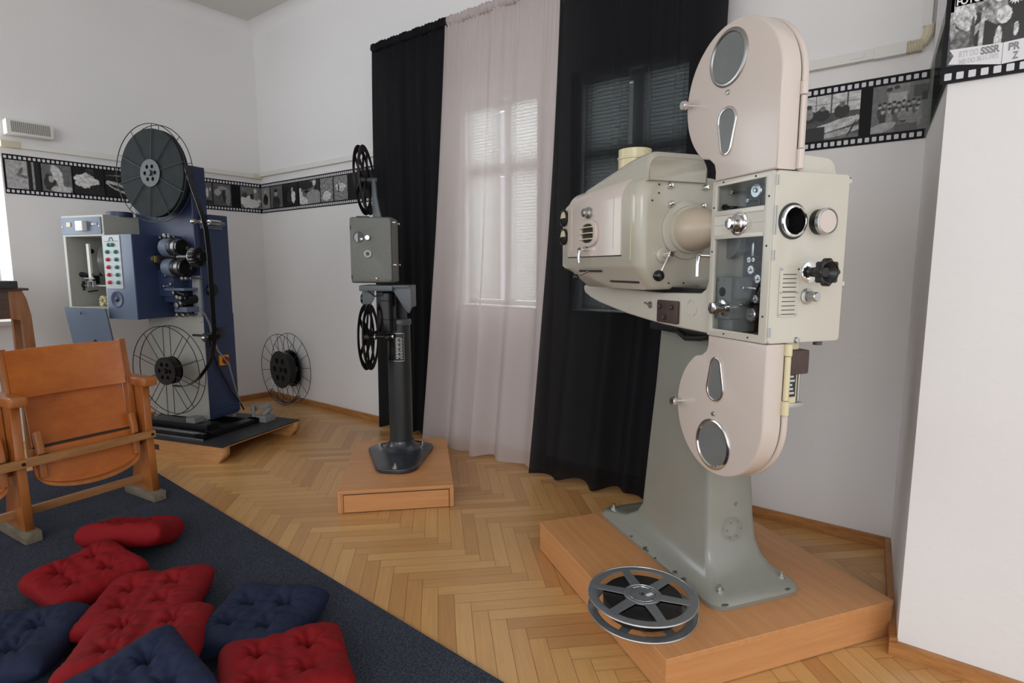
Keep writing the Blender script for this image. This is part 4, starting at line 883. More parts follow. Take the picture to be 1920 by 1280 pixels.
mb.plate([hl], 0.026, 'XY', 0.0, 0.006); mb.lathe([(0.135, 0.024), (0.10, 0.034), (0.082, 0.05), (0.076, 0.075), (0.070, 0.076)], (0, 0, 0), (0, 0, 1), 36)
b = mb.build('foot', M['foot'], SP)
for x, y in ((0.04, -0.395), (-0.135, 0.0), (0.125, 0.03)):
    mb = MB(); mb.lathe([(0, 0), (0.017, 0), (0.017, 0.004), (0.012, 0.005), (0.012, 0.014), (0.006, 0.015), (0.006, 0.028), (0, 0.029)], (x, y, 0.025), (0, 0, 1), 12); mb.build('anchor_bolt', M['zinc'], SP, 30)
mb = MB(); mb.cyl((0, 0, 0.05), (0, 0, 0.80), 0.071, 0.069, seg=40); co_ = mb.build('column', M['column'], SP)
mb = MB(); mb.lathe([(0.0, 0.79), (0.074, 0.79), (0.076, 0.795), (0.076, 0.82), (0.072, 0.826), (0, 0.826)], (0, 0, 0), (0, 0, 1), 36); mb.build('column_cap', M['slate'], SP)
# data plate wrapped on the front of the column
def arc(x0, x1, z0, z1, r, m, name, par, n=10):
    def fn(u, v):
        a = math.asin((x0+(x1-x0)*u)/r); return (r*math.sin(a), -r*math.cos(a), z0+(z1-z0)*v)
    mb = MB(); mb.grid(fn, n, 1); return mb.build(name, m, par, 60)
dp = arc(-0.060, 0.042, 0.575, 0.745, 0.0716, M['steel'], 'data_plate', SP); arc(-0.057, 0.039, 0.579, 0.741, 0.0722, M['black'], 'plate_face', dp)
for i in range(14): arc(-0.006, 0.008+0.004*(i*5 % 3), 0.590+i*0.0095, 0.5955+i*0.0095, 0.0727, M['paleink'], 'plate_marks', dp, 3); arc(0.018, 0.034-0.003*(i % 2), 0.590+i*0.0095, 0.594+i*0.0095, 0.0727, M['paleink'], 'plate_marks', dp, 3)
# motor cylinder, bracket
mb = MB(); mb.lathe([(0, 0.76), (0.052, 0.76), (0.054, 0.77), (0.054, 0.83), (0.0525, 0.832), (0.054, 0.834), (0.054, 0.94), (0.0525, 0.942), (0.054, 0.944), (0.054, 0.985), (0.04, 0.99), (0, 0.99)], (-0.052, -0.085, 0), (0, 0, 1), 32); mb.build('motor', M['black'], SP)
mb = MB(); mb.box(-0.192, 0.095, -0.15, 0.06, 1.018, 1.032, 0.003); mb.box(-0.192, 0.0, -0.16, -0.148, 1.000, 1.032, 0.003); mb.build('bracket', M['slate'], SP)
mb = MB(); mb.plate([[(-0.015, 1.02), (0.10, 1.032), (0.104, 0.90), (0.090, 0.868), (0.072, 0.878)]], 0.012, 'XZ', -0.13, 0.003); mb.box(0.088, 0.100, -0.125, 0.06, 0.90, 1.03, 0.003); mb.build('bracket_wing', M['slate'], SP)
mb = MB(); mb.plate([[(-0.195, 1.03), (-0.12, 1.03), (-0.125, 0.95), (-0.165, 0.885), (-0.192, 0.89)]], 0.012, 'XZ', -0.09, 0.003); mb.build('bracket_wing', M['slate'], SP)
mb = MB(); mb.cyl((-0.21, -0.04, 0.95), (-0.185, -0.04, 0.95), 0.03, seg=24, bev=0.003); mb.build('pivot_cap', M['black'], SP)
mb = MB(); mb.tube([(-0.06, -0.15, 1.0), (-0.07, -0.16, 0.975), (-0.10, -0.165, 0.97), (-0.14, -0.16, 1.0)], 0.004, 8); mb.build('cable', M['black'], SP)
mb = MB(); mb.box(-0.01, 0.04, 0.02, 0.07, 0.80, 1.01); mb.build('neck', M['dkroom'], SP)
# head
HX0, HX1, HY0, HY1, HZ0, HZ1 = -0.236, 0.005, -0.16, 0.03, 1.046, 1.420
mb = MB(); mb.box(HX0, HX1, HY0+0.004, HY1, HZ0, HZ1, 0.018, 3); hd = mb.build('head_case', M['hammer'], SP)
mb = MB(); mb.plate([rrect(HX0+0.004, HX1-0.004, HZ0+0.006, HZ1-0.004, 0.02), circle(-0.182, 1.305, 0.030)], 0.010, 'XZ', HY0-0.006, 0.002); fr = mb.build('front_door', M['hammer'], SP)
mb = MB(); mb.plate([circle(-0.182, 1.305, 0.0305)], 0.0015, 'XZ', HY0+0.0025); mb.build('porthole_dark', M['black'], fr)
mb = MB(); mb.plate([[(-0.182+0.029*math.cos(R(a)), 1.305+0.029*math.sin(R(a))) for a in range(105, 256, 10)]], 0.001, 'XZ', HY0+0.001); mb.build('shutter_blade', M['panel'], fr)
mb = MB(); mb.lathe([(0, 0), (0.008, 0), (0.008, 0.01), (0, 0.012)], (-0.167, HY0+0.002, 1.295), (0, -1, 0), 14); mb.build('pin', M['steel'], fr)
mb = MB(); mb.lathe([(0, 0), (0.0155, 0), (0.0155, 0.014), (0.013, 0.017), (0, 0.017)], (-0.130, HY0-0.006, 1.303), (0, -1, 0), 24); mb.build('knob', M['alu_edge'], fr)
mb = MB(); mb.lathe([(0, 0.004), (0.010, 0.004), (0.011, 0.009), (0.021, 0.009), (0.0235, 0.006), (0.0235, 0)], (-0.132, HY0-0.006, 1.212), (0, -1, 0), 28); ey = mb.build('eyelet', M['panel'], fr)
mb = MB(); mb.cyl((-0.132, HY0-0.009, 1.212), (-0.132, HY0-0.0150, 1.212), 0.0095, seg=20); mb.build('eyelet_hole', M['black'], ey)
mb = MB(); mb.lathe([(0, 0), (0.009, 0), (0.009, 0.006), (0.006, 0.009), (0, 0.01)], (-0.086, HY0-0.006, 1.072), (0, -1, 0), 16); mb.build('latch_knob', M['brass'], fr)
for z in (1.36, 1.08):
    mb = MB(); mb.cyl((HX0+0.008, HY0-0.004, z-0.012), (HX0+0.008, HY0-0.004, z+0.012), 0.004, seg=8); mb.build('hinge', M['dkroom'], fr)
mb = MB()
for y in (-0.14, -0.01):
    for z in (1.39, 1.15): mb = MB(); mb.lathe([(0, 0), (0.004, 0), (0.004, 0.01), (0.008, 0.012), (0.008, 0.017), (0, 0.019)], (HX1, y, z), (1, 0, 0), 12); mb.build('thumb_screw', M['chrome'], hd)
mb = MB(); mb.box(-0.205, -0.14, -0.12, -0.05, HZ1-0.002, HZ1+0.008, 0.002); mb.build('film_slot', M['dkroom'], hd)
# reel arms
mb = MB(); mb.plate([[(-0.117, 1.40), (-0.062, 1.40), (-0.080, 1.47), (-0.092, 1.54), (-0.098, 1.640), (-0.119, 1.640), (-0.119, 1.5)]], 0.03, 'XZ', -0.09, 0.002); mb.cyl((-0.165, -0.075, 1.635), (-0.090, -0.075, 1.635), 0.013, seg=16, bev=0.002); mb.build('reel_arm', M['slate'], SP)
mb = MB(); mb.cyl((-0.165, -0.10, 0.725), (-0.02, -0.10, 0.730), 0.014, seg=16, bev=0.002); mb.cyl((-0.06, -0.10, 0.72), (-0.03, -0.10, 0.73), 0.022, seg=16, bev=0.003); mb.build('reel_spindle', M['dkroom'], SP)
mb = MB(); mb.cyl((-0.125, -0.10, 0.726), (-0.118, -0.10, 0.726), 0.0175, seg=16); mb.cyl((-0.02, -0.10, 0.730), (-0.012, -0.10, 0.730), 0.015, seg=16); mb.split('spindle_ring', M['chrome'], SP)
def black_reel(y, z, par, tilt):
    t = thing('film_reel', par, 'film reel', (0, 0, 0), 37.6)
    loc = Matrix.Translation((-2.674, 2.341, 0.1205))@Matrix.Rotation(R(37.6), 4, 'Z')@Vector((-0.160, y, z)); t.location = loc
    Q = Matrix.Rotation(R(tilt), 4, 'Y')@Matrix.Rotation(R(90), 4, 'Y')
    for z0 in (-0.015, 0.011):
        mb = MB(); reel_flange(mb, 0.194, 5, 0.05, 0.018, 0.003, z0, 0.158, 0.35 if z0 > 0 else 0.2); mb.xf(Q); o = mb.build('flange', M['reelblk'], t)
        mb = MB(); mb.ring((0, 0, z0+0.0015), (0, 0, 1), 0.194, 0.003, 64, 8); mb.xf(Q); mb.build('rim', M['reelblk'], o)
    mb = MB(); mb.cyl((0, 0, -0.015), (0, 0, 0.015), 0.045, seg=28); mb.xf(Q); mb.build('core', M['reelblk'], t)
black_reel(-0.075, 1.633, 'black spoked film reel on top of the small pillar projector', -3)
black_reel(-0.10, 0.726, 'black spoked film reel low beside the column of the small projector', -1)

# ------------------------------------------------------------------ blue projector on its pallet
RB = 17.6
t = thing('pallet', 'plywood pallet with a black top under the blue projector', 'pallet', (-3.653, 1.696, 0), RB)
mb = MB(); mb.box(-1.15, 0.0, 0.0, 0.72, 0.100, 0.106); mb.build('top_edge', M['palletwood'], t, 0)
mb = MB(); mb.box(-1.15, 0.001, -0.001, 0.721, 0.106, 0.115); mb.build('black_top', M['blacktop'], t, 0)
for y0, y1 in ((0.0, 0.06), (0.66, 0.72)):
    mb = MB(); mb.plate([[(-1.15, 0.1), (0.0, 0.1), (0.0, 0.05), (-0.04, 0.0), (-1.15, 0.0)]], y1-y0, 'XZ', y0); mb.build('runner', M['palletwood'], t, 0)
mb = MB(); mb.box(-0.62, -0.56, -0.002, 0.001, 0.035, 0.07); mb.build('stamp', M['brownplate'], t, 0)
t = BL = thing('cinema_projector', 'blue and grey film projector with large wire reels in the room corner', 'projector', (-3.653, 1.696, 0), RB)
zb = 0.1152
mb = MB(); mb.box(-0.95, -0.22, 0.06, 0.13, zb, zb+0.035, 0.003); mb.box(-0.95, -0.22, 0.50, 0.57, zb, zb+0.035, 0.003); mb.box(-0.30, -0.22, 0.06, 0.57, zb, zb+0.035, 0.003); mb.box(-0.95, -0.87, 0.06, 0.57, zb, zb+0.035, 0.003); mb.box(-0.85, -0.30, 0.16, 0.27, zb, zb+0.07, 0.003)
mb.build('base_frame', M['dkroom'], BL)
mb = MB()
for y in (0.075, 0.095): mb.box(-0.94, -0.235, y, y+0.004, zb+0.035, zb+0.038)
mb.box(-0.94, -0.225, 0.0585, 0.0605, zb+0.002, zb+0.008); mb.build('frame_edge', M['alu_edge'], BL, 0)
mb = MB(); mb.box(-0.935, -0.402, 0.285, 0.54, 0.185, 0.92, 0.003, 1); mb.build('column', M['greybox'], BL, 0)
mb = MB(); mb.box(-0.402, -0.397, 0.282, 0.54, 0.185, 0.925); mb.box(-0.935, -0.398, 0.285, 0.54, 0.92, 1.622, 0.004, 1); mb.build('upper_body', M['bluedk'], BL, 0)
mb = MB(); mb.box(-0.935, -0.398, 0.25, 0.37, 1.35, 1.932, 0.004, 1); mb.build('reel_tower', M['bluedk'], BL, 0)
mb = MB()
for p in ((-0.43, 0.27), (-0.43, 0.52), (-0.90, 0.27)): mb.cyl((p[0], p[1], zb+0.033), (p[0], p[1], 0.187), 0.018, seg=12)
mb.box(-0.50, -0.42, 0.17, 0.25, zb+0.035, zb+0.105, 0.003); mb.split('levelling_block', M['inner'], BL)
mb = MB(); mb.box(-0.397, -0.385, 0.30, 0.54, 0.20, 0.245, 0.002); mb.build('side_strip', M['bluedk'], BL)
mb = MB()
for z in (0.88, 0.23):
    for x in (-0.915, -0.42): mb.cyl((x, 0.2835, z), (x, 0.286, z), 0.004, seg=8)
mb.split('screw', M['seam'], BL)
# red and yellow switch
mb = MB(); mb.box(-0.397, -0.375, 0.385, 0.455, 0.56, 0.63, 0.004); sw = mb.build('main_switch', M['yellow'], BL)
mb = MB(); mb.lathe([(0, 0), (0.028, 0), (0.026, 0.012), (0, 0.012)], (-0.375, 0.42, 0.595), (1, 0, 0), 24); mb.box(-0.366, -0.350, 0.413, 0.427, 0.575, 0.615, 0.002); mb.build('switch_knob', M['redknob'], sw)
# control box
mb = MB(); mb.box(-0.925, -0.657, 0.003, 0.285, 0.912, 1.472, 0.006); cb = mb.build('control_box', M['bluedk'], BL)
mb = MB(); mb.box(-0.925, -0.657, -0.003, 0.005, 0.912, 1.472, 0.003); mb.build('front_cover', M['bluelt'], cb)
mb = MB(); mb.plate([rrect(-0.918, -0.760, 1.117, 1.467, 0.006)], 0.004, 'XZ', -0.007); bp = mb.build('button_panel', M['panel'], cb)
def btn(x, z, m):
    mb = MB(); mb.lathe([(0, 0), (0.013, 0), (0.0135, 0.007), (0.010, 0.009)], (x, -0.007, z), (0, -1, 0), 18); mb.lathe([(0, 0.009), (0.0105, 0.008), (0.0095, 0.014), (0.005, 0.0165), (0, 0.017)], (x, -0.007, z), (0, -1, 0), 18); mb.build('push_button', M[m], bp)
btn(-0.860, 1.405, 'green'); btn(-0.828, 1.405, 'green')
for i in range(5):
    z = 1.359-i*0.0503; btn(-0.881, z, 'green' if i == 0 else 'red'); btn(-0.802, z, 'green')
mb = MB(); mb.box(-0.905, -0.865, -0.0078, -0.007, 1.428, 1.430); mb.box(-0.815, -0.775, -0.0078, -0.007, 1.428, 1.430); mb.box(-0.862, -0.818, -0.0078, -0.007, 1.4275, 1.4305)
mb.plate([[(-0.865, 1.43), (-0.852, 1.455), (-0.828, 1.455), (-0.815, 1.43), (-0.826, 1.43), (-0.834, 1.446), (-0.846, 1.446), (-0.854, 1.43)]], 0.001, 'XZ', -0.008); mb.build('emblem', M['hub'], bp, 0)
mb = MB(); mb.box(-0.905, -0.862, -0.0082, -0.0072, 1.4245, 1.427); mb.box(-0.818, -0.775, -0.0082, -0.0072, 1.4245, 1.427); mb.build('red_line', M['red'], bp, 0)
mb = MB(); mb.lathe([(0.055, 0), (0.056, 0.003), (0.051, 0.004), (0.044, 0.0012), (0, 0.001)], (-0.832, -0.004, 1.045), (0, -1, 0), 36); sp = mb.build('loudspeaker', M['bluedk'], cb)
mb = MB(); mb.sph((-0.832, -0.001, 1.045), 0.020, (1, 0.6, 1)); mb.build('dust_cap', M['bakelite'], sp)
# lamp cabinet, open at the front
lx0, lx1, lz0, lz1 = -1.315, -0.907, 0.965, 1.605
mb = MB(); mb.box(lx0, lx1, 0, 0.28, 1.465, lz1, 0.004); mb.box(lx0, lx0+0.025, 0, 0.28, lz0, 1.47, 0.003); mb.box(-0.935, lx1, 0, 0.28, lz0, 1.47, 0.003); mb.box(lx0, lx1, 0, 0.28, lz0, lz0+0.02, 0.003); mb.box(lx0, lx1, 0.26, 0.28, lz0, 1.47)
lc = mb.build('lamp_cabinet', M['greybox'], BL, 0)
mb = MB(); mb.box(lx0+0.026, -0.936, 0.255, 0.259, lz0+0.02, 1.464); mb.build('cabinet_liner', M['inner'], lc, 0)
mb = MB(); mb.plate([rrect(lx0+0.002, -0.925, 1.478, 1.592, 0.008)], 0.006, 'XZ', -0.006, 0.0015); cp = mb.build('upper_panel', M['bluelt'], lc)
mb = MB(); mb.box(-1.125, -1.055, -0.040, -0.006, 1.500, 1.566, 0.006); mb.build('meter_box', M['white'], cp)
mb = MB(); mb.box(-1.255, -1.215, -0.010, -0.006, 1.530, 1.560, 0.001); mb.build('rocker_switch', M['cream'], cp)
mb = MB(); mb.box(-1.025, -0.955, -0.008, -0.006, 1.532, 1.556); mb.cyl((-1.155, -0.006, 1.53), (-1.155, -0.012, 1.53), 0.008, seg=12); mb.build('dark_label', M['black'], cp)
mb = MB(); mb.box(-1.015, -0.985, -0.009, -0.008, 1.538, 1.550); mb.box(-0.98, -0.965, -0.009, -0.008, 1.541, 1.547); mb.build('label_marks', M['paleink'], cp, 0)
mb = MB()
for x in (-1.30, -0.94): mb.sph((x, -0.007, 1.53), 0.006, (1, 0.5, 1), 10, 8)
mb.split('screw', M['chrome'], cp)
mb = MB(); mb.cyl((-0.965, 0.16, 1.60), (-0.965, 0.16, 1.634), 0.078, seg=36, bev=0.004); mb.build('fan_drum', M['bluedk'], BL)
mb = MB()
for r_, y_ in ((0.10, 0.0), (0.095, 0.015), (0.07, 0.035), (0.03, 0.045)): pass
mb.lathe([(0.115, 0), (0.108, 0.03), (0.085, 0.055), (0.05, 0.07), (0.015, 0.075)], (-1.10, 0.13, 1.30), (0.85, 0.5, 0), 36); mb.build('reflector', M['greyglass'], lc)
def mv(m_): m_.xf(Matrix.Translation((-0.125, 0, 0))); return m_
mb = MB(); mb.box(-1.075, -1.050, 0.07, 0.085, 1.17, 1.42, 0.002); mv(mb).build('mounting_bar', M['white'], lc)
mb = MB(); mb.cyl((-1.18, 0.09, 1.13), (-0.84, 0.09, 1.13), 0.006, seg=12); mb.cyl((-1.12, 0.07, 1.18), (-1.02, 0.07, 1.18), 0.006, seg=12); mb.box(-1.085, -1.080, 0.065, 0.085, 1.12, 1.165); mb.box(-1.035, -1.030, 0.065, 0.085, 1.12, 1.165); mb.box(-1.085, -1.03, 0.065, 0.085, 1.160, 1.165); mv(mb).build('slide_rod', M['panel'], lc)
mb = MB(); mb.sph((-1.165, 0.09, 1.13), 0.016); mb.cyl((-1.17, 0.09, 1.095), (-1.17, 0.09, 1.16), 0.011, seg=12); mb.cyl((-1.15, 0.08, 1.207), (-1.05, 0.08, 1.207), 0.009, seg=12); mb.sph((-1.155, 0.08, 1.207), 0.018); mb.sph((-1.125, 0.08, 1.207), 0.013); mb.cyl((-1.05, 0.14, 1.21), (-0.88, 0.14, 1.21), 0.014, seg=12); mb.sph((-1.10, 0.12, 1.37), 0.018); mb.box(-1.13, -1.08, 0.09, 0.15, 1.14, 1.20, 0.004); mb.cyl((-1.175, 0.12, 1.085), (-1.07, 0.12, 1.095), 0.005, seg=10); mv(mb).build('lamp_gear', M['dkroom'], lc)
mb = MB()
for a in range(9): mb.sph((-1.17+0.018*math.cos(a*0.7), 0.14-0.002*a, 1.020+0.030*math.sin(a*0.7)), 0.011, u=8, v=6)
mb.lathe([(0, 0), (0.034, 0), (0.034, 0.01), (0, 0.012)], (-1.17, 0.16, 1.022), (0.3, -1, 0), 24); mb.build('fan_rosette', M['cream_paint'], lc)
mb = MB(); mb.plate([rrect(-1.285, -0.885, -0.44, 0.0, 0.004), circle(-1.05, -0.235, 0.017, 20)], 0.012, 'XZ', -0.006)
mb.xf(Matrix.Translation((0.0, -0.05, 0.985))@Matrix.Rotation(R(8), 4, 'X')); cd_ = mb.build('cover_door', M['bluelt'], lc, 0)
mb = MB(); mb.lathe([(0, 0), (0.011, 0), (0.009, 0.005), (0, 0.005)], (-1.11, -0.066, 0.95), (0, -1, 0), 16); mb.build('lock', M['bluedk'], cd_)
mb = MB(); mb.cyl((-1.05, -0.0245, 0.752), (-1.05, -0.0165, 0.752), 0.018, seg=20); mb.build('finger_hole', M['black'], cd_)
# lenses and film path on the operating side
fy = 0.285
mb = MB(); mb.box(-0.66, -0.52, 0.17, fy, 1.06, 1.24, 0.006); mb.box(-0.64, -0.50, 0.19, fy, 1.02, 1.12, 0.004); mb.build('gate_block', M['bluedk'], BL)
mb = MB(); mb.box(-0.50, -0.42, 0.26, 0.30, 1.38, 1.48, 0.002); mb.box(-0.47, -0.405, 0.27, 0.29, 0.92, 1.20, 0.002); mb.split('mounting_plate', M['panel'], BL)
mb = MB(); mb.cyl((-0.60, 0.17, 1.33), (-0.46, 0.17, 1.33), 0.03, seg=20); mb.box(-0.66, -0.52, 0.15, fy, 1.27, 1.35, 0.01); mb.build('turret', M['dkroom'], BL)
def blens(x, y, z, r, L):
    mb = MB(); mb.lathe([(0, 0), (r*0.8, 0), (r*1.05, 0.02), (r*1.05, L*0.45), (r*0.98, L*0.5)], (x, y, z), (1, 0, 0), 28); o = mb.build('projection_lens', M['bluelt'], BL)
    mb = MB(); mb.lathe([(r*0.98, L*0.5), (r, L*0.52), (r, L*0.66), (r*0.92, L*0.68)], (x, y, z), (1, 0, 0), 28); mb.build('lens_collar', M['bakelite'], o)
    mb = MB(); mb.lathe([(r*0.90, L*0.66), (r*0.92, L*0.70), (r*0.92, L*0.86), (r*0.85, L*0.87)], (x, y, z), (1, 0, 0), 28); mb.build('lens_ring', M['dullsteel'], o)
    mb = MB(); mb.lathe([(r*0.88, L*0.86), (r*0.92, L*0.88), (r*0.92, L), (r*0.75, L), (r*0.6, L*0.9), (0, L*0.9)], (x, y, z), (1, 0, 0), 28); mb.build('lens_hood', M['black'], o)
blens(-0.575, 0.16, 1.388, 0.058, 0.17); blens(-0.565, 0.16, 1.256, 0.058, 0.18)
mb = MB(); lp = [((0.062+0.003*math.cos(18*a))*math.cos(a)+0.17, (0.062+0.003*math.cos(18*a))*math.sin(a)+1.325) for a in [2*PI*i/144 for i in range(144)]]
mb.plate([lp], 0.05, 'YZ', -0.315, 0.003); mb.lathe([(0, 0.0), (0.035, 0.0), (0.03, 0.03), (0, 0.03)], (-0.267, 0.17, 1.325), (1, 0, 0), 28); mb.cyl((-0.45, 0.17, 1.325), (-0.31, 0.17, 1.325), 0.028, seg=20); kn = mb.build('anamorphic_knob', M['black'], BL)
mb = MB(); mb.ring((-0.316, 0.17, 1.325), (1, 0, 0), 0.060, 0.003, 40, 8); mb.ring((-0.305, 0.17, 1.325), (1, 0, 0), 0.066, 0.0018, 40, 8); mb.build('silver_ring', M['steel'], kn)
mb = MB(); mb.cyl((-0.66, 0.14, 1.315), (-0.635, 0.14, 1.315), 0.018, seg=16); mb.box(-0.645, -0.632, 0.135, 0.155, 1.29, 1.335); mb.build('brass_block', M['brass'], BL)
def roll(x, z, r=0.010, y0=0.15, m='dullsteel'):
    mb = MB(); mb.lathe([(0, 0), (r*1.25, 0), (r*1.25, 0.004), (r*0.8, 0.007), (r*0.8, 0.03), (r*1.25, 0.033), (r*1.25, 0.037), (r*0.5, 0.042), (0, 0.042)], (x, y0+0.042, z), (0, -1, 0), 16); mb.cyl((x, y0+0.042, z), (x, fy, z), r*0.5, seg=10); mb.build('guide_roller', M[m], BL)
for a in ((-0.56, 1.465, 0.014), (-0.52, 1.46, 0.010), (-0.60, 1.455, 0.008), (-0.58, 1.20, 0.008), (-0.52, 1.20, 0.010), (-0.43, 1.183, 0.012), (-0.395, 1.183, 0.010), (-0.60, 1.13, 0.010), (-0.54, 1.145, 0.012), (-0.52, 1.085, 0.012), (-0.49, 1.055, 0.014), (-0.46, 1.05, 0.012), (-0.50, 1.00, 0.018), (-0.46, 1.015, 0.012), (-0.50, 0.935, 0.012), (-0.44, 0.935, 0.010)): roll(*a)
mb = MB(); mb.box(-0.60, -0.42, 0.16, fy, 1.10, 1.118, 0.003); mb.box(-0.53, -0.42, 0.17, fy, 0.955, 0.99, 0.003); mb.cyl((-0.62, 0.17, 1.128), (-0.54, 0.17, 1.135), 0.007, seg=10); mb.build('film_track', M['bluelt'], BL)
mb = MB(); mb.cyl((-0.49, 0.2, 1.02), (-0.42, 0.2, 1.03), 0.02, seg=16); mb.cyl((-0.50, 0.18, 1.09), (-0.43, 0.18, 1.07), 0.016, seg=16); mb.cyl((-0.50, fy, 0.965), (-0.50, 0.20, 0.965), 0.035, seg=24); mb.cyl((-0.45, fy, 1.04), (-0.45, 0.2, 1.04), 0.03, seg=24); mb.build('sound_drum', M['dkroom'], BL)
mb = MB(); mb.cyl((-0.78, fy-0.02, 1.375), (-0.78, fy, 1.375), 0.012, seg=12); mb.build('small_knob', M['dkroom'], BL)
# side guide arm with rollers, spools on the right flank
mb = MB(); mb.box(-0.398, -0.386, 0.30, 0.48, 1.52, 1.585, 0.003); mb.cyl((-0.33, 0.30, 1.555), (-0.33, 0.44, 1.555), 0.014, seg=16); mb.box(-0.39, -0.32, 0.40, 0.42, 1.545, 1.565); ga = mb.build('guide_arm', M['bluelt'], BL)
mb = MB()
for y in (0.12, 0.185, 0.30): mb.sph((-0.25, y, 1.55), 0.018 if y < 0.2 else 0.014)
mb.cyl((-0.25, 0.12, 1.55), (-0.25, 0.34, 1.555), 0.008, seg=12); mb.cyl((-0.25, 0.24, 1.555), (-0.25, 0.33, 1.555), 0.017, seg=16, bev=0.003); mb.cyl((-0.39, 0.33, 1.555), (-0.25, 0.33, 1.555), 0.008, seg=10); mb.build('guide_spool', M['steel'], ga)
mb = MB(); mb.cyl((-0.40, 0.36, 1.10), (-0.378, 0.36, 1.10), 0.045, seg=28, bev=0.004); mb.build('black_boss', M['black'], BL)
mb = MB(); mb.cyl((-0.20, 0.10, 0.80), (-0.20, 0.20, 0.80), 0.030, seg=20, bev=0.004); mb.cyl((-0.40, 0.19, 0.80), (-0.20, 0.19, 0.80), 0.008, seg=10); mb.box(-0.398, -0.386, 0.33, 0.45, 0.76, 0.83, 0.003); mb.build('tension_roller', M['black'], BL)
mb = MB(); mb.sph((-0.20, 0.095, 0.80), 0.012); mb.build('roller_cap', M['chrome'], BL)
mb = MB(); mb.tube([(-0.39, 0.245, 0.975), (-0.375, 0.27, 0.94), (-0.37, 0.30, 0.87), (-0.37, 0.32, 0.77), (-0.372, 0.36, 0.67), (-0.345, 0.42, 0.57), (-0.38, 0.50, 0.37), (-0.375, 0.535, 0.24)], 0.007, 10); mb.build('grey_conduit', M['alu'], BL)
mb = MB(); mb.tube([(-0.385, 0.30, 0.80), (-0.383, 0.315, 0.70), (-0.382, 0.36, 0.56), (-0.38, 0.45, 0.38), (-0.375, 0.53, 0.26), (-0.36, 0.55, 0.20)], 0.006, 8); mb.build('black_cable', M['black'], BL)
# film strand from upper reel to lower hub
path = [(-0.335, 1.95), (-0.309, 1.892), (-0.268, 1.77), (-0.228, 1.67), (-0.195, 1.575), (-0.176, 1.50), (-0.166, 1.363), (-0.163, 1.20), (-0.163, 1.053), (-0.164, 0.842), (-0.172, 0.76), (-0.20, 0.66), (-0.25, 0.59), (-0.33, 0.51), (-0.42, 0.46), (-0.50, 0.445), (-0.56, 0.45)]
def ribbon(path, y0, y1, th):
    secs = []
    for i, (x, z) in enumerate(path):
        a = Vector(path[max(i-1, 0)]); b_ = Vector(path[min(i+1, len(path)-1)]); d = (b_-a).normalized(); n = Vector((d.y, -d.x))*th/2
        secs.append([(x+n.x, y0, z+n.y), (x+n.x, y1, z+n.y), (x-n.x, y1, z-n.y), (x-n.x, y0, z-n.y)])
    mb = MB(); mb.loft(secs); return mb
ribbon(path, 0.13, 0.165, 0.004).build('film_strand', M['film'], BL, 60)
def wire_reel(t, c, Rr, y0, y1, nsp, film, rot=0.0, hubr=0.055, par=None, hubm='hub', filmr=0.0):
    ring = t
    for y in (y0, y1):
        mb = MB(); mb.ring((0, y, 0), (0, 1, 0), Rr, 0.0028, 80, 6)
        for k in range(nsp):
            a = rot+2*PI*k/nsp; mb.tube([(hubr*0.9*math.cos(a), y, hubr*0.9*math.sin(a)), (Rr*math.cos(a), y, Rr*math.sin(a))], 0.0022, 6)
        mb.build('wire_flange', M['blackwire'], t)
    mb = MB()
    for y, s in ((y0-0.004, -1), (y1+0.002, 1)):
        lps = [circle(0, 0, hubr, 40)]+[circle(hubr*0.52*math.cos(a*PI*2/6), hubr*0.52*math.sin(a*PI*2/6), hubr*0.15, 12) for a in range(6)]
        mb.plate(lps, 0.004, 'XZ', y)
    mb.cyl((0, y0, 0), (0, y1, 0), hubr*0.34, seg=20); mb.cyl((0, y0-0.016, 0), (0, y0, 0), 0.018, 0.020, seg=16); mb.build('hub', M[hubm], t)
    if film:
        mb = MB(); mb.cyl((0, y0+0.006, 0), (0, y1-0.006, 0), film, seg=80); mb.build('wound_film', M['filmdisc'] if film > 0.15 else M['film'], t)
def wl(x, y, z):
    a = R(RB); return (-3.653+x*math.cos(a)-y*math.sin(a), 1.696+x*math.sin(a)+y*math.cos(a), z)
t = thing('wire_reel', 'large wire film reel full of film at the top of the blue projector', 'film reel', wl(-0.595, 0.15, 1.872), RB)
wire_reel(t, None, 0.313, -0.030, 0.022, 10, 0.283, 0.18, 0.088)
t = thing('wire_reel', 'large empty wire film reel low on the blue projector in front of its column', 'film reel', wl(-0.585, 0.14, 0.553), RB)
wire_reel(t, None, 0.308, -0.030, 0.022, 10, 0.095, 0.30, 0.096, hubm='black')
t = thing('wire_reel', 'empty wire film reel standing on the floor in the room corner', 'film reel', (-4.84, 2.815, 0.332), 0)
wire_reel(t, None, 0.325, 0.0, 0.10, 16, 0, 0.1, 0.172, hubm='black')
mb = MB(); mb.cyl((0, 0.006, 0), (0, 0.07, 0), 0.15, seg=40); mb.build('drum', M['dkroom'], t)
mb = MB()
for k in range(24):
    a = R(225+k*3.9); mb.cyl((0.31*math.cos(a), 0.005, 0.31*math.sin(a)), (0.31*math.cos(a), 0.05, 0.31*math.sin(a)), 0.004, seg=6)
mb.build('comb_edge', M['chip'], t)
# small brackets lying behind the projector
t = thing('metal_fitting', 'grey metal fittings lying on the pallet behind the blue projector', 'metal part', wl(-0.22, 0.60, 0.1155), RB)
mb = MB(); mb.box(-0.04, 0.06, -0.05, 0.05, 0, 0.05, 0.006); mb.cyl((0.0, 0.0, 0.05), (0.05, 0.02, 0.10), 0.02, seg=14); mb.box(-0.08, 0.10, -0.015, 0.0, 0.09, 0.12, 0.004, mx=Matrix.Rotation(R(-18), 4, 'Y')); mb.cyl((-0.06, -0.04, 0.0), (-0.06, -0.04, 0.13), 0.012, seg=10); mb.build('bracket', M['inner'], t)

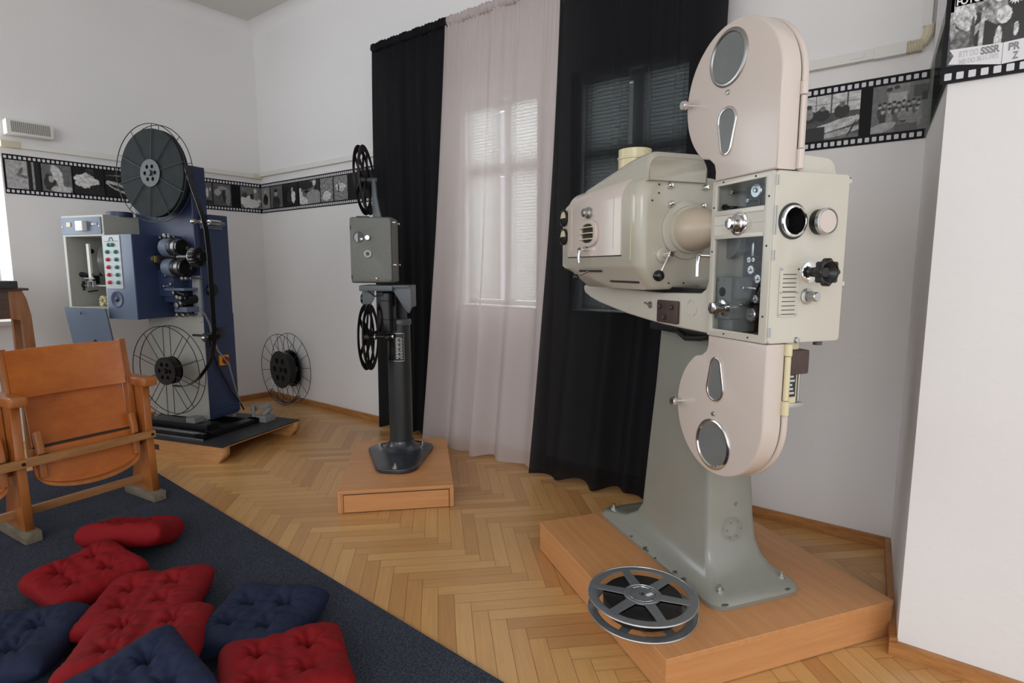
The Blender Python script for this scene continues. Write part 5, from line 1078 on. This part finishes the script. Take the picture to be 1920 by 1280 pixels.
# ------------------------------------------------------------------ cinema seats
t = CH = thing('folding_chair_row', 'row of orange plywood folding cinema chairs on the carpet at left', 'chairs', (-3.265, 0.635, 0.0125), 97)
def sideframe(x):
    mb = MB(); mb.box(x-0.032, x+0.032, -0.035, 0.27, 0, 0.05, 0.006, 2); mb.build('foot', M['greywood'], CH)
    mb = MB(); mb.plate([[(0.0, 0.05), (0.205, 0.05), (0.15, 0.34), (0.125, 0.63), (0.022, 0.63), (0.022, 0.38), (0.012, 0.25)]], 0.036, 'YZ', x-0.018, 0.003); mb.build('side_board', M['chairwood'], CH, 0)
    mb = MB(); mb.box(x-0.036, x+0.036, -0.030, 0.22, 0.625, 0.672, 0.018, 4); mb.build('armrest', M['chairwood'], CH)
for x in (0.0, 0.555, -0.555): sideframe(x)
def seat(x0):
    xa, xb = x0+0.03, x0+0.50
    for x in (xa-0.012, xb+0.020):
        mb = MB(); mb.plate([[(0.075, 0.30), (0.115, 0.30), (0.150, 0.60), (0.185, 0.865), (0.150, 0.870), (0.105, 0.62)]], 0.028, 'YZ', x-0.014, 0.003); mb.build('back_post', M['chairwood'], CH, 0)
    def panel(x0_, x1_, zlo, zhi, ylo, yhi, cur, th, m, name, bot=None, top=None):
        def S(off):
            def fn(u, v):
                zl = zlo-(bot(u) if bot else 0); zh = zhi+(top(u) if top else 0); z = zl+(zh-zl)*v; k = (z-zlo)/(zhi-zlo)
                return (x0_+(x1_-x0_)*u, ylo+(yhi-ylo)*k+cur*(1-(2*u-1)**2)+off, z)
            return fn
        b = bmesh.new(); nu, nv = 24, 8; F = {}
        for s, off in ((0, 0), (1, th)):
            fn = S(off)
            for i in range(nu+1):
                for j in range(nv+1): F[s, i, j] = b.verts.new(fn(i/nu, j/nv))
        for i in range(nu):
            for j in range(nv):
                b.faces.new([F[0, i, j], F[0, i+1, j], F[0, i+1, j+1], F[0, i, j+1]]); b.faces.new([F[1, i, j], F[1, i, j+1], F[1, i+1, j+1], F[1, i+1, j]])
            b.faces.new([F[0, i, 0], F[1, i, 0], F[1, i+1, 0], F[0, i+1, 0]]); b.faces.new([F[0, i, nv], F[0, i+1, nv], F[1, i+1, nv], F[1, i, nv]])
        for j in range(nv):
            b.faces.new([F[0, 0, j], F[0, 0, j+1], F[1, 0, j+1], F[1, 0, j]]); b.faces.new([F[0, nu, j], F[1, nu, j], F[1, nu, j+1], F[0, nu, j+1]])
        bmesh.ops.recalc_face_normals(b, faces=b.faces[:]); mb = MB(); mb._add(b); return mb.build(name, m, CH, 40)
    panel(xa-0.01, xb-0.01, 0.645, 0.868, 0.085, 0.125, 0.022, 0.010, M['ply'], 'backrest', top=lambda u: -0.004*(2*u-1)**2)
    panel(xa+0.05, xb+0.005, 0.400, 0.67, 0.115, 0.165, 0.012, 0.009, M['ply'], 'seat_board')
    mb = MB(); mb.box(xa+0.05, xb+0.005, 0.105, 0.125, 0.385, 0.402); mb.build('gap_shade_strip', M['seam'], CH, 0)  # added dark strip: stands in for the shade in the gap above the rail
    panel(xa+0.03, xb+0.015, 0.285, 0.395, 0.055, 0.085, 0.0, 0.016, M['ply'], 'seat_front', bot=lambda u: 0.075*max(0, 1-(2*u-1)**2)**0.55)
    panel(xa+0.03, xb+0.015, 0.270, 0.284, 0.045, 0.055, 0.0, 0.034, M['chairwood'], 'seat_edge', bot=lambda u: 0.075*max(0, 1-(2*u-1)**2)**0.55, top=lambda u: -0.075*max(0, 1-(2*u-1)**2)**0.55)
    for x in (xa+0.055, xb-0.005):
        mb = MB(); mb.plate([[(0.03, 0.27), (0.06, 0.26), (0.062, 0.40), (0.085, 0.475), (0.06, 0.485), (0.038, 0.42)]], 0.03, 'YZ', x-0.015, 0.005); br = mb.build('hinge_bar', M['chairwood'], CH)
        mb = MB(); mb.cyl((x-0.02, 0.024, 0.374), (x+0.028, 0.024, 0.374), 0.008, seg=10); mb.box(x-0.02, x+0.02, 0.012, 0.02, 0.364, 0.386, 0.002); mb.build('bolt', M['dkroom'], br)
for x0 in (0.0, -0.555): seat(x0)
mb = MB(); mb.box(-0.60, 0.572, -0.008, 0.020, 0.345, 0.383, 0.003); mb.build('cross_rail', M['rail'], CH)
mb = MB(); mb.box(-0.58, 0.56, 0.10, 0.125, 0.088, 0.125, 0.003); mb.build('stretcher', M['rail'], CH)
mb = MB()
for x in (0.555, 0.0): mb.cyl((x, -0.011, 0.364), (x, -0.006, 0.364), 0.008, seg=12)
mb.split('bolt', M['dkroom'], CH)

# ------------------------------------------------------------------ brown table by the left window
t = thing('side_table', 'tall dark brown wooden table at the left edge by the bright window', 'table', (-4.55, 0.30, 0), 0)
mb = MB(); mb.box(-0.30, 0.02, -0.75, 0.70, 1.115, 1.130, 0.003); mb.build('tabletop', M['darkwood'], t, 0)
mb = MB(); mb.box(-0.28, -0.004, -0.66, 0.62, 0.945, 1.115, 0.002); mb.build('apron', M['darkwood'], t, 0)
for x in (-0.058, -0.285):
    mb = MB(); mb.plate([[(0.605, 1.1145), (0.672, 1.1145), (0.690, 1.06), (0.705, 0.96), (0.713, 0.70), (0.715, 0.0), (0.665, 0.0), (0.660, 0.93), (0.605, 0.945)]], 0.056, 'YZ', x, 0.002); mb.build('leg', M['legwood'], t, 0)
    mb = MB(); mb.box(x, x+0.056, -0.72, -0.664, 0, 1.1145, 0.002); mb.build('leg', M['legwood'], t, 0)
t = thing('turntable_lid', 'flat grey plastic device lying on the dark brown table', 'device', (-4.6, 0.72, 1.1305), 0)
mb = MB(); mb.box(-0.15, 0.12, -0.30, 0.22, 0, 0.045, 0.006); mb.build('case', M['column'], t)
mb = MB(); mb.tube([(0.0, -0.05, 0.05), (0.08, 0.12, 0.052)], 0.005, 8); mb.build('tone_arm', M['steel'], t)
t = thing('white_device', 'white rounded device at the picture edge on top of the grey one', 'device', (-4.55, 0.60, 1.1757), 0)
mb = MB(); mb.box(-0.10, 0.06, -0.30, 0.225, 0, 0.12, 0.02, 3); mb.build('case', M['paper'], t)
mb = MB(); mb.box(-0.105, 0.065, -0.305, 0.222, -0.0002, 0.014, 0.004); mb.build('base', M['bakelite'], t)

# ------------------------------------------------------------------ cushions
def cushion(loc, rz, size, m, label, group, tilt=(0, 0), seed=0, th=0.045, bend=0.0, sq=1.0):
    r = random.Random(seed); h = size/2; tufts = [(-0.36, -0.36), (0.36, -0.36), (-0.36, 0.36), (0.36, 0.36)]; tufts = [(a+r.uniform(-.04, .04), b+r.uniform(-.04, .04)) for a, b in tufts]
    pn = [r.uniform(0, 9) for _ in range(4)]; n = 72
    def hgt(u, v):
        e = max(0, (1-abs(u)**6)*(1-abs(v)**6))**0.42; s = th*e
        for k, (a, b) in enumerate(tufts):
            dx, dy = u-a, v-b; d = math.hypot(dx, dy); an = math.atan2(dy, dx)
            s *= 1-0.80*math.exp(-(d/0.12)**2)
            s -= th*0.26*math.exp(-(d/0.30)**2)*(0.5+0.5*math.cos(8*an+pn[k]+1.5*math.sin(an*2+pn[0])))**2*min(1, d/0.05)*e
        s -= th*0.22*e*math.exp(-(abs(u)/0.10)**2)*(0.6+0.4*math.cos(3*v+pn[0]))*0.6; s -= th*0.22*e*math.exp(-(abs(v)/0.10)**2)*0.6
        s += th*0.10*e*noise.noise(Vector((u*2.5+seed, v*2.5, 1))); s += 0.0022*e*noise.noise(Vector((u*9+seed, v*9, 1)))
        edge = max(abs(u), abs(v)); s += 0.0035*math.sin(26*(u if abs(v) > abs(u) else v)+pn[1])*math.exp(-((1-edge)/0.10))*e
        return max(s, 0.0)
    b = bmesh.new(); T = {}; B = {}
    for i in range(n+1):
        for j in range(n+1):
            u, v = math.sin((i/n*2-1)*PI/2*0.985)/math.sin(PI/2*0.985), math.sin((j/n*2-1)*PI/2*0.985)/math.sin(PI/2*0.985)
            pin = 1-0.03*(1-u*u)*(abs(v)**4)-0.05*abs(u)**8; pin2 = 1-0.03*(1-v*v)*(abs(u)**4)-0.05*abs(v)**8
            x, y = u*h*pin2*sq, v*h*pin; wv = bend*(1-math.cos(u*1.5))+0.012*noise.noise(Vector((u*1.2+seed*3, v*1.2, 5))); z = hgt(u, v)
            T[i, j] = b.verts.new((x, y, z+wv)); B[i, j] = b.verts.new((x, y, -z*0.75+wv)) if 0 < i < n and 0 < j < n else T[i, j]
    for i in range(n):
        for j in range(n):
            b.faces.new((T[i, j], T[i+1, j], T[i+1, j+1], T[i, j+1]))
            q = (B[i, j], B[i, j+1], B[i+1, j+1], B[i+1, j])
            if len(set(q)) == 4:
                try: b.faces.new(q)
                except ValueError: pass
    me_ = MB(); me_._add(b, Euler((R(tilt[0]), R(tilt[1]), 0)).to_matrix().to_4x4())
    o = me_.build('cushion', m, None, 60); o.location = loc; o.rotation_euler = (0, 0, R(rz)); tag(o, label, 'cushion', group); return o
RC, NC = 'red tufted floor cushions', 'navy tufted floor cushions'
cushion((-2.80, 0.885, 0.080), 132, 0.36, M['redc'], 'red cushion farthest back, alone near the seats, lying bunched on the carpet', RC, (0, 16), 1, 0.066, 0.02, 0.66)
cushion((-2.58, 0.65, 0.062), 97, 0.33, M['redc'], 'red cushion left of the middle, its left corner pointing at the seats', RC, (3, -6), 2, 0.058, 0.01)
cushion((-2.20, 0.73, 0.062), 142, 0.37, M['redc'], 'red cushion in the middle of the pile, between two other red ones', RC, (-2, 2), 3, 0.055, 0.01)
cushion((-1.90, 0.60, 0.096), 146, 0.37, M['redc'], 'red cushion lying on the middle of the pile, partly under a navy one', RC, (0, 8), 4, 0.055, 0.01)
cushion((-1.785, 0.915, 0.058), 122, 0.365, M['navyc'], 'navy cushion right of the red pile, nearest the wooden floor', NC, (0, 0), 5, 0.055, 0.01)
cushion((-1.47, 0.82, 0.074), 152, 0.37, M['redc'], 'red cushion at the bottom right of the pile, overlapping the navy one', RC, (3, 5), 6, 0.055, 0.01)
cushion((-1.635, 0.495, 0.135), 88, 0.31, M['navyc'], 'navy cushion at the bottom centre, corner pointing up over a red one', NC, (9, -9), 7, 0.055, 0.01)
cushion((-2.28, 0.35, 0.062), 142, 0.37, M['navyc'], 'navy cushion at the lower left edge of the picture', NC, (0, 2), 8, 0.055, 0.01)
